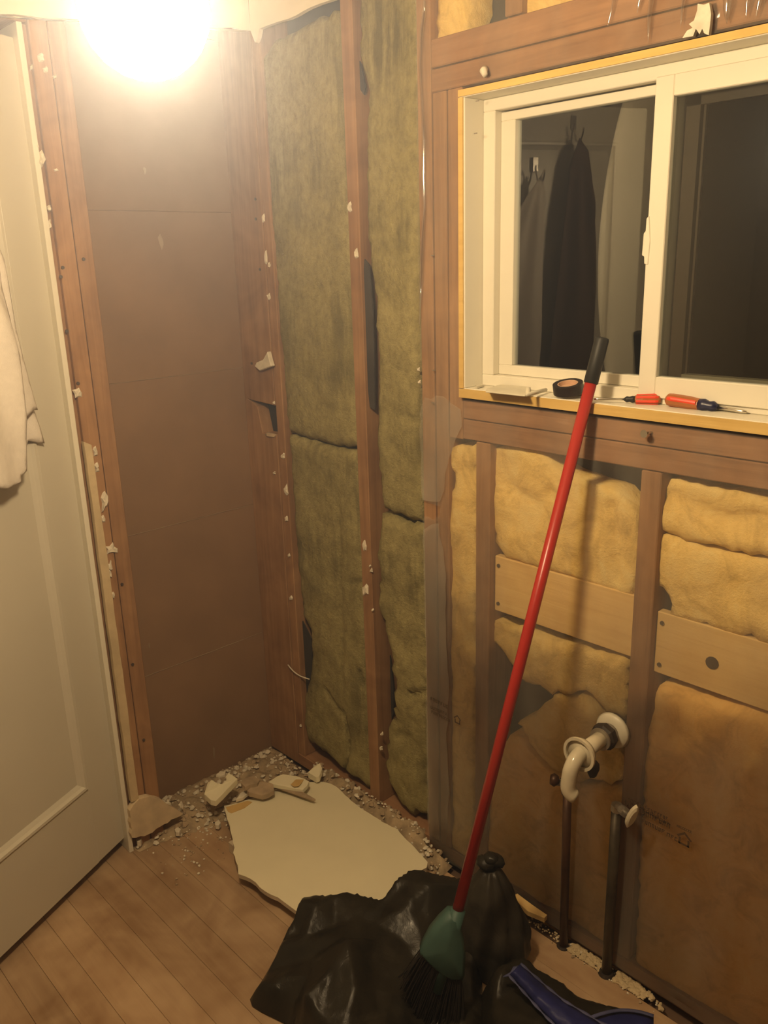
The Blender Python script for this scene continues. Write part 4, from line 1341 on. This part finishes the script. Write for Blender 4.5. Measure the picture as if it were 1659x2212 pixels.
slab('paper_strip', [(628, 1694), (643, 1679), (657, 1683), (652, 1691), (645, 1698), (634, 1699)], 0.0835, 0.0012, 'paper', 'tan paper strip on the flat cream drywall piece', 'paper')
slab('lath_stick', [(588, 1688), (598, 1688), (640, 1704), (662, 1714), (682, 1726), (676, 1727), (655, 1720), (630, 1711), (590, 1698)], 0.0665, 0.006, 'plaster_dirty', 'thin broken wood lath stick lying across the board', 'stick')
slab('plaster_chunk', [(665, 1668), (680, 1654), (691, 1648), (696, 1660), (690, 1676), (683, 1679)], 0.075, 0.02, 'board', 'square white plaster chunk against the insulation at the right of the heap', lift=[0, .012, .022, .016, 0, -.004])
slab('plaster_chunk', [(509, 1727), (520, 1712), (532, 1706), (536, 1713), (525, 1722)], 0.064, 0.01, 'plaster', 'little white plaster lump between the bitten chunk and the tan strip')
slab('plaster_chunk', [(377, 1790), (385, 1786), (391, 1791), (387, 1798), (379, 1797)], 0.022, 0.014, 'plaster', 'small rounded white lump on the floorboards near the doorway')
slab('plaster_chunk', [(293, 1810), (301, 1804), (306, 1810), (304, 1817), (296, 1818)], 0.026, 0.016, 'plaster', 'white lump at the foot of the door jamb')
slab('plaster_chunk', [(464, 1776), (472, 1770), (477, 1777), (472, 1783), (465, 1782)], 0.022, 0.014, 'plaster', 'white lump just left of the drywall board')
slab('wood_strip', [(1112, 1932), (1118, 1930), (1150, 1954), (1182, 1976), (1176, 1983), (1140, 1968), (1115, 1945)], 0.050, 0.014, 'pale_board', 'pale strip of wood lying along the wall foot right of the tied bag', 'wood strip')


def mound(name, poly, hgt, seed, label, z0=0.0, run=0.05):
    o = sheet(jag(poly, 0.02, 0.006, seed), 0.010, lambda u, v, d: z0 + hgt * min(1, d / run) + (0.010 * fbm(u * 28, v * 28, seed, 4) + 0.004 * fbm(u * 90, v * 90, seed, 2)) * min(1, d / 0.01), lambda u, v, k: (u, v, max(k, 0.0005)), seed=seed)
    return o


heapL = [(-0.148, -0.47), (-0.148, -0.005), (-0.02, -0.005), (0.13, -0.03), (0.20, -0.06), (0.20, -0.12), (0.10, -0.27), (0.075, -0.34), (0.06, -0.40), (0.03, -0.50), (0.02, -0.575), (-0.01, -0.585), (-0.015, -0.48)]
heapR = [(0.05, 0.03), (0.09, -0.045), (0.22, -0.05), (0.34, -0.05), (0.46, -0.055), (0.60, -0.065), (0.68, -0.07), (0.68, -0.012), (0.585, 0.002), (0.57, 0.03), (0.3, 0.03)]
rub = empty('rubble', (-0.02, -0.28, 0), 'crumbled plaster rubble and dust heaped along the two walls of the corner', 'rubble', kind='stuff')
o = mound('dust', heapL, 0.022, 3, '').build('dust', M['dirt'], rub, smooth=True, kind='stuff')
fix_normals(o, (0, 0, 1))
o = mound('dust', heapR, 0.050, 4, '', 0.0, 0.03).build('dust', M['dirt'], rub, smooth=True, kind='stuff')
fix_normals(o, (0, 0, 1))
rr = random.Random(21)
for mat, N, sd in (('plaster', 620, 1), ('plaster_dirty', 420, 2)):
    mb = MB()
    rr = random.Random(sd)
    for poly, hg, cnt in ((heapL, 0.022, int(N * 0.62)), (heapR, 0.051, int(N * 0.38))):
        xs = [q[0] for q in poly]
        ys = [q[1] for q in poly]
        cand = [(rr.uniform(min(xs), max(xs)), rr.uniform(min(ys), max(ys))) for _ in range(cnt * 6)]
        ins = inside(cand, poly)
        cand = [c for c, k in zip(cand, ins) if k][:cnt]
        dd = poly_dist(cand, poly)
        for (a, b), d in zip(cand, dd):
            r = 0.0022 + 0.0065 * rr.random() ** 2.6
            z = hg * min(1, d / (0.05 if poly is heapL else 0.03)) + r * 0.4
            sx, sy, sz = rr.uniform(0.7, 1.5), rr.uniform(0.7, 1.5), rr.uniform(0.35, 0.8)
            ang = rr.uniform(0, 3.14)
            # a crooked six-sided chip
            vs = []
            for k in range(6):
                t = ang + k * math.pi / 3 + rr.uniform(-0.3, 0.3)
                vs.append((a + r * sx * math.cos(t), b + r * sy * math.sin(t), z + rr.uniform(-0.3, 0.3) * r))
            for k in range(4):
                t = ang + k * math.pi / 2 + rr.uniform(-0.3, 0.3)
                vs.append((a + r * 0.6 * sx * math.cos(t), b + r * 0.6 * sy * math.sin(t), z + r * sz * rr.uniform(0.7, 1.5)))
            fs = [(6, 7, 8, 9), (0, 1, 7, 6), (1, 2, 7), (2, 3, 8, 7), (3, 4, 8), (4, 5, 9, 8), (5, 0, 6, 9), (5, 4, 3, 2, 1, 0)]
            mb.add(vs, fs)
    # a scatter of grit on the floor in front and around the pipes
    for _ in range(120 if mat == 'plaster' else 60):
        a, b = rr.choice(((rr.uniform(0.02, 0.22), rr.uniform(-0.58, -0.33)), (rr.uniform(0.03, 0.14), rr.uniform(-0.5, -0.36)), (rr.uniform(1.02, 1.30), rr.uniform(-0.045, -0.008))))
        r = rr.uniform(0.0012, 0.004)
        mb.blob((a, b, r * 0.6), r, rr.randrange(9999), 0.3, (1, 1, 0.7), 1)
    mb.build('chips', M[mat], rub, kind='stuff')
mb = MB()
rr = random.Random(77)
for _ in range(420):
    seg = rr.random()
    if seg < 0.55:
        a, b, r = rr.uniform(1.062, 1.155), rr.uniform(-0.036, -0.006), rr.uniform(0.0015, 0.0055)
    elif seg < 0.9:
        a, b, r = rr.gauss(1.215, 0.028), rr.uniform(-0.036, -0.006), rr.uniform(0.002, 0.0075)
        a = max(a, 1.188)
    else:
        a, b, r = rr.uniform(0.93, 1.04), rr.uniform(-0.03, -0.008), rr.uniform(0.001, 0.003)
    mb.blob((a, b, r * 0.45), r, rr.randrange(9999), 0.35, (1.2, 1.1, 0.7), 1)
mb.build('insulation_crumbs', M['bead2'], rub, kind='stuff')

# ================================================================== BAGS
def crumpled(ctrl, outline, seed, crump=0.010, sp=0.0075, cell=0.058):
    """film sheet over a level outline: ctrl = (x, y, z) supports, flat facets with sharp creases between them"""
    cp = np.array(ctrl, float)
    rnd_ = np.random.RandomState(seed)
    oa = np.array(outline, float)

    def base(u, v):
        dd = np.hypot(cp[:, 0] - u, cp[:, 1] - v)
        wgt = 1 / (dd ** 2.6 + 1e-6)
        return float((wgt * cp[:, 2]).sum() / wgt.sum())
    lo, hi = oa.min(0) - 0.08, oa.max(0) + 0.08
    g = []
    for _ in range(4000):
        q = lo + (hi - lo) * rnd_.rand(2)
        if all(math.hypot(q[0] - k[0], (q[1] - k[1])) > cell * (0.75 + 0.5 * rnd_.rand()) for k in g):
            g.append(q)
    V, _, T, *_ = delaunay_2d_cdt([Vector(q) for q in g], [], [], 0, 1e-6)
    V = np.array([(q.x, q.y) for q in V])
    z = np.array([max(0.004, base(a, b) + crump * rnd_.uniform(-1, 1)) for a, b in V])
    T = np.array([t for t in T if len(t) == 3])
    A, B, Cc = V[T[:, 0]], V[T[:, 1]], V[T[:, 2]]
    det = (B[:, 1] - Cc[:, 1]) * (A[:, 0] - Cc[:, 0]) + (Cc[:, 0] - B[:, 0]) * (A[:, 1] - Cc[:, 1])

    def facet(u, v):
        l1 = ((B[:, 1] - Cc[:, 1]) * (u - Cc[:, 0]) + (Cc[:, 0] - B[:, 0]) * (v - Cc[:, 1])) / det
        l2 = ((Cc[:, 1] - A[:, 1]) * (u - Cc[:, 0]) + (A[:, 0] - Cc[:, 0]) * (v - Cc[:, 1])) / det
        m_ = np.minimum(np.minimum(l1, l2), 1 - l1 - l2)
        k = int(m_.argmax())
        a, b = l1[k], l2[k]
        return a * z[T[k, 0]] + b * z[T[k, 1]] + (1 - a - b) * z[T[k, 2]]

    def h(u, v, d):
        c = facet(u, v) + 0.0015 * fbm(u * 40, v * 40, seed, 3) + 0.003 * noise.noise(Vector((u * 9 + v * 14, v * 5, seed)))
        e = min(1, d / 0.022)
        return max(0.001, c * (0.10 + 0.90 * e ** 0.7))
    return sheet(outline, sp, h, lambda u, v, k: (u, v, k), seed=seed)


def away(p, dst):
    q = p[:2] - CAM[:2]
    q = q / np.linalg.norm(q) * dst
    return (p[0] + q[0], p[1] + q[1])


backA = [(540, 2162, .012), (552, 2130, .03), (584, 2062, .06), (606, 2010, .075), (622, 1985, .085), (645, 1969, .095), (682, 1952, .11), (716, 1936, .135), (724, 1940, .13), (734, 1954, .105), (780, 1957, .105), (822, 1957, .12), (846, 1925, .14), (872, 1894, .155), (900, 1884, .16), (940, 1883, .165), (985, 1890, .16), (1010, 1905, .15)]
bkA = [onZ(*q) for q in backA]
inA = [onZ(*q) for q in [(640, 2030, .10), (625, 2110, .07), (700, 2080, .14), (760, 2030, .14), (760, 2130, .13), (840, 2060, .12), (870, 2140, .05), (900, 1960, .15), (960, 1960, .11), (930, 2050, .06), (950, 2150, .02), (960, 2230, .012), (1020, 2150, .02), (1010, 2060, .05), (600, 2180, .03), (680, 2190, .09), (780, 2230, .08), (560, 2180, .012), (1020, 1990, .07)]]
outA = [away(p, 0.045 if i > 4 else 0.012) for i, p in enumerate(bkA)] + [tuple(onZ(*q)[:2]) for q in ((1024, 1950, .05), (1022, 2010, .03), (1040, 2070, .02), (1042, 2130, .01), (1046, 2212, 0), (1050, 2300, 0), (980, 2420, 0), (800, 2420, 0))] + [tuple(onZ(612, 2212, 0.0)[:2]), tuple(onZ(566, 2190, 0)[:2]), tuple(onZ(545, 2176, 0)[:2])]
o = crumpled([tuple(p) for p in bkA + inA] + [tuple(onZ(900, 2330, .05)), tuple(onZ(760, 2330, .06))], outA, 5, 0.021, cell=0.05).build('garbage_bag', M['bag'], label='big black garbage bag crumpled over the drywall board, under the broom head', cat='garbage bag', smooth=True, origin=(0.9, -0.6, 0))
fix_normals(o, (0, 0, 1))

# tied bag behind the broom, neck knotted
zc = 0.0
ctr = onZ(1068, 2040, 0.05)
kn = onX(1060, 1862, ctr[1] + 0.02)
tb_ = empty('garbage_bag', (ctr[0], ctr[1], 0), 'smoky black garbage bag standing behind the broom with its neck knotted', 'garbage bag')
H_ = kn[2]
mb = MB()
nn, rows = 40, 26
vs, fs = [], []
for j in range(rows + 1):
    t = j / rows
    z = t * (H_ - 0.018)
    if t < 0.72:
        r = 0.066 + 0.018 * math.sin(t / 0.72 * math.pi)
        r *= 1 - 0.22 * (t / 0.72)
    else:
        q = (t - 0.72) / 0.28
        r = (0.066 * 0.78) * (1 - q) ** 0.9 + 0.016 * q + 0.002
    cx = ctr[0] + (kn[0] - ctr[0]) * t
    cy = ctr[1] + (kn[1] - ctr[1]) * t
    for i in range(nn):
        a = 2 * math.pi * i / nn
        ple = 1 + 0.10 * math.sin(a * 9 + 1.3 * math.sin(t * 5)) * (0.3 + 0.7 * t) + 0.14 * fbm(math.cos(a) * 1.6, math.sin(a) * 1.6, t * 3.5, 3)
        vs.append((cx + math.cos(a) * r * ple * 1.1, cy + math.sin(a) * r * ple, z + 0.001))
for j in range(rows):
    for i in range(nn):
        a, b = j * nn + i, j * nn + (i + 1) % nn
        fs.append((a, b, b + nn, a + nn))
fs.append(tuple(range(nn))[::-1])
fs.append(tuple(range(rows * nn, (rows + 1) * nn)))
mb.add(vs, fs).build('body', M['bag_grey'], tb_, smooth=True)
mb = MB()
for j, (ox, oz, rr_, sq) in enumerate(((-0.012, -0.004, 0.020, 0.8), (0.010, 0.004, 0.019, 0.75), (0.0, 0.010, 0.018, 0.6))):
    mb.blob((kn[0] + ox * _cy, kn[1] + ox * _sy, kn[2] + oz), rr_, 30 + j, 0.16, (1.15, 0.9, sq), 2)
mb.build('knot', M['bag'], tb_, smooth=True)

# black bag with a blue bag at the lower right
backC = [(1062, 2096, .09), (1085, 2082, .10), (1120, 2066, .10), (1146, 2086, .08), (1162, 2112, .06), (1190, 2120, .055), (1226, 2130, .05), (1240, 2150, .045), (1260, 2164, .04), (1320, 2182, .04), (1356, 2190, .04), (1385, 2206, .035), (1410, 2240, .03)]
bkC = [onZ(*q) for q in backC]
inC = [onZ(*q) for q in [(1090, 2120, .09), (1130, 2160, .08), (1080, 2190, .05), (1050, 2150, .06), (1200, 2180, .05), (1300, 2230, .05)]]
outC = [away(p, 0.03) for p in bkC] + [tuple(onZ(*q)[:2]) for q in ((1440, 2300, 0), (1380, 2420, 0), (1100, 2420, 0), (1052, 2320, 0), (1043, 2212, .01), (1040, 2140, .02))]
o = crumpled([tuple(p) for p in bkC + inC] + [tuple(onZ(1200, 2330, .05))], outC, 15, 0.013, cell=0.04).build('garbage_bag', M['bag'], label='black garbage bag at the bottom edge, under the blue plastic bag', cat='garbage bag', smooth=True, origin=(1.15, -0.4, 0))
fix_normals(o, (0, 0, 1))

blue = empty('plastic_bag', tuple(onZ(1200, 2150, 0.05)), 'dark blue plastic bag strip with pale hems lying over the black bag, bottom right', 'plastic bag')
cl_ = [(1112, 2094, .122), (1140, 2122, .110), (1168, 2150, .095), (1200, 2180, .085), (1238, 2208, .080), (1275, 2236, .075), (1330, 2262, .075)]
wdt = [22, 25, 28, 32, 38, 44, 50]


def strip(rows_, name, mat, th=0.003):
    vs, fs = [], []
    m_ = len(rows_[0])
    for r in rows_:
        vs += list(r)
    for i in range(len(rows_) - 1):
        for j in range(m_ - 1):
            a = i * m_ + j
            fs.append((a, a + 1, a + m_ + 1, a + m_))
    o = MB().add(vs, fs).build(name, M[mat], blue, smooth=True)
    fix_normals(o, (0, 0, 1))
    sm = o.modifiers.new('thick', 'SOLIDIFY')
    sm.thickness = th
    return o


def dens(c):
    out = []
    for a, b in zip(c[:-1], c[1:]):
        for k in range(5):
            out.append([p + (q - p) * k / 5 for p, q in zip(a, b)])
    out.append(list(c[-1]))
    return out


rows_ = []
full = dens([tuple(c) + (w_,) for c, w_ in zip(cl_, wdt)])
for i, (px, py, z, w_) in enumerate(full):
    nx, ny = 0.70, -0.71
    r = []
    for j in range(9):
        t = j / 8 * 2 - 1
        zz = z + 0.016 * (1 - t * t) + 0.004 * fbm(px * 0.05, t * 2, 3, 3)
        r.append(onZ(px + nx * t * w_ * 0.8, py + ny * t * w_ * 0.8, zz))
    rows_.append(r)
strip(rows_, 'film', 'blue')
for sgn in (-1, 1):
    hem = []
    for i, (px, py, z, w_) in enumerate(full):
        hem.append(onZ(px + 0.70 * sgn * w_ * 0.82, py - 0.71 * sgn * w_ * 0.82, z + 0.004))
    MB().tube(hem, [0.0028 + 0.0012 * math.sin(i * 1.3) for i in range(len(hem))], 8, squash=0.5).build('hem', M['blue_edge'], blue, smooth=True)
tip = [onZ(a, b, z) for a, b, z in ((1087, 2110, .112), (1104, 2104, .122), (1112, 2092, .128), (1120, 2088, .128))]
MB().tube(tip, [0.002, 0.005, 0.006, 0.004], 8, squash=0.6).build('corner', M['blue_edge'], blue, smooth=True)
lobe = []
for i in range(9):
    t = i / 8
    r = []
    for j in range(7):
        q = j / 6
        r.append(onZ(1262 + 150 * t, 2204 - 22 * math.sin(t * 2.6) + q * 70, .055 + 0.02 * math.sin(q * 2.4) * math.sin(t * 3.0)))
    lobe.append(r)
strip(lobe, 'film', 'blue')
hem = [onZ(1252 + 160 * t, 2208 - 26 * math.sin(t * 2.6), .066) for t in [i / 12 for i in range(13)]]
MB().tube(hem, 0.0042, 8, squash=0.5).build('hem', M['blue_edge'], blue, smooth=True)
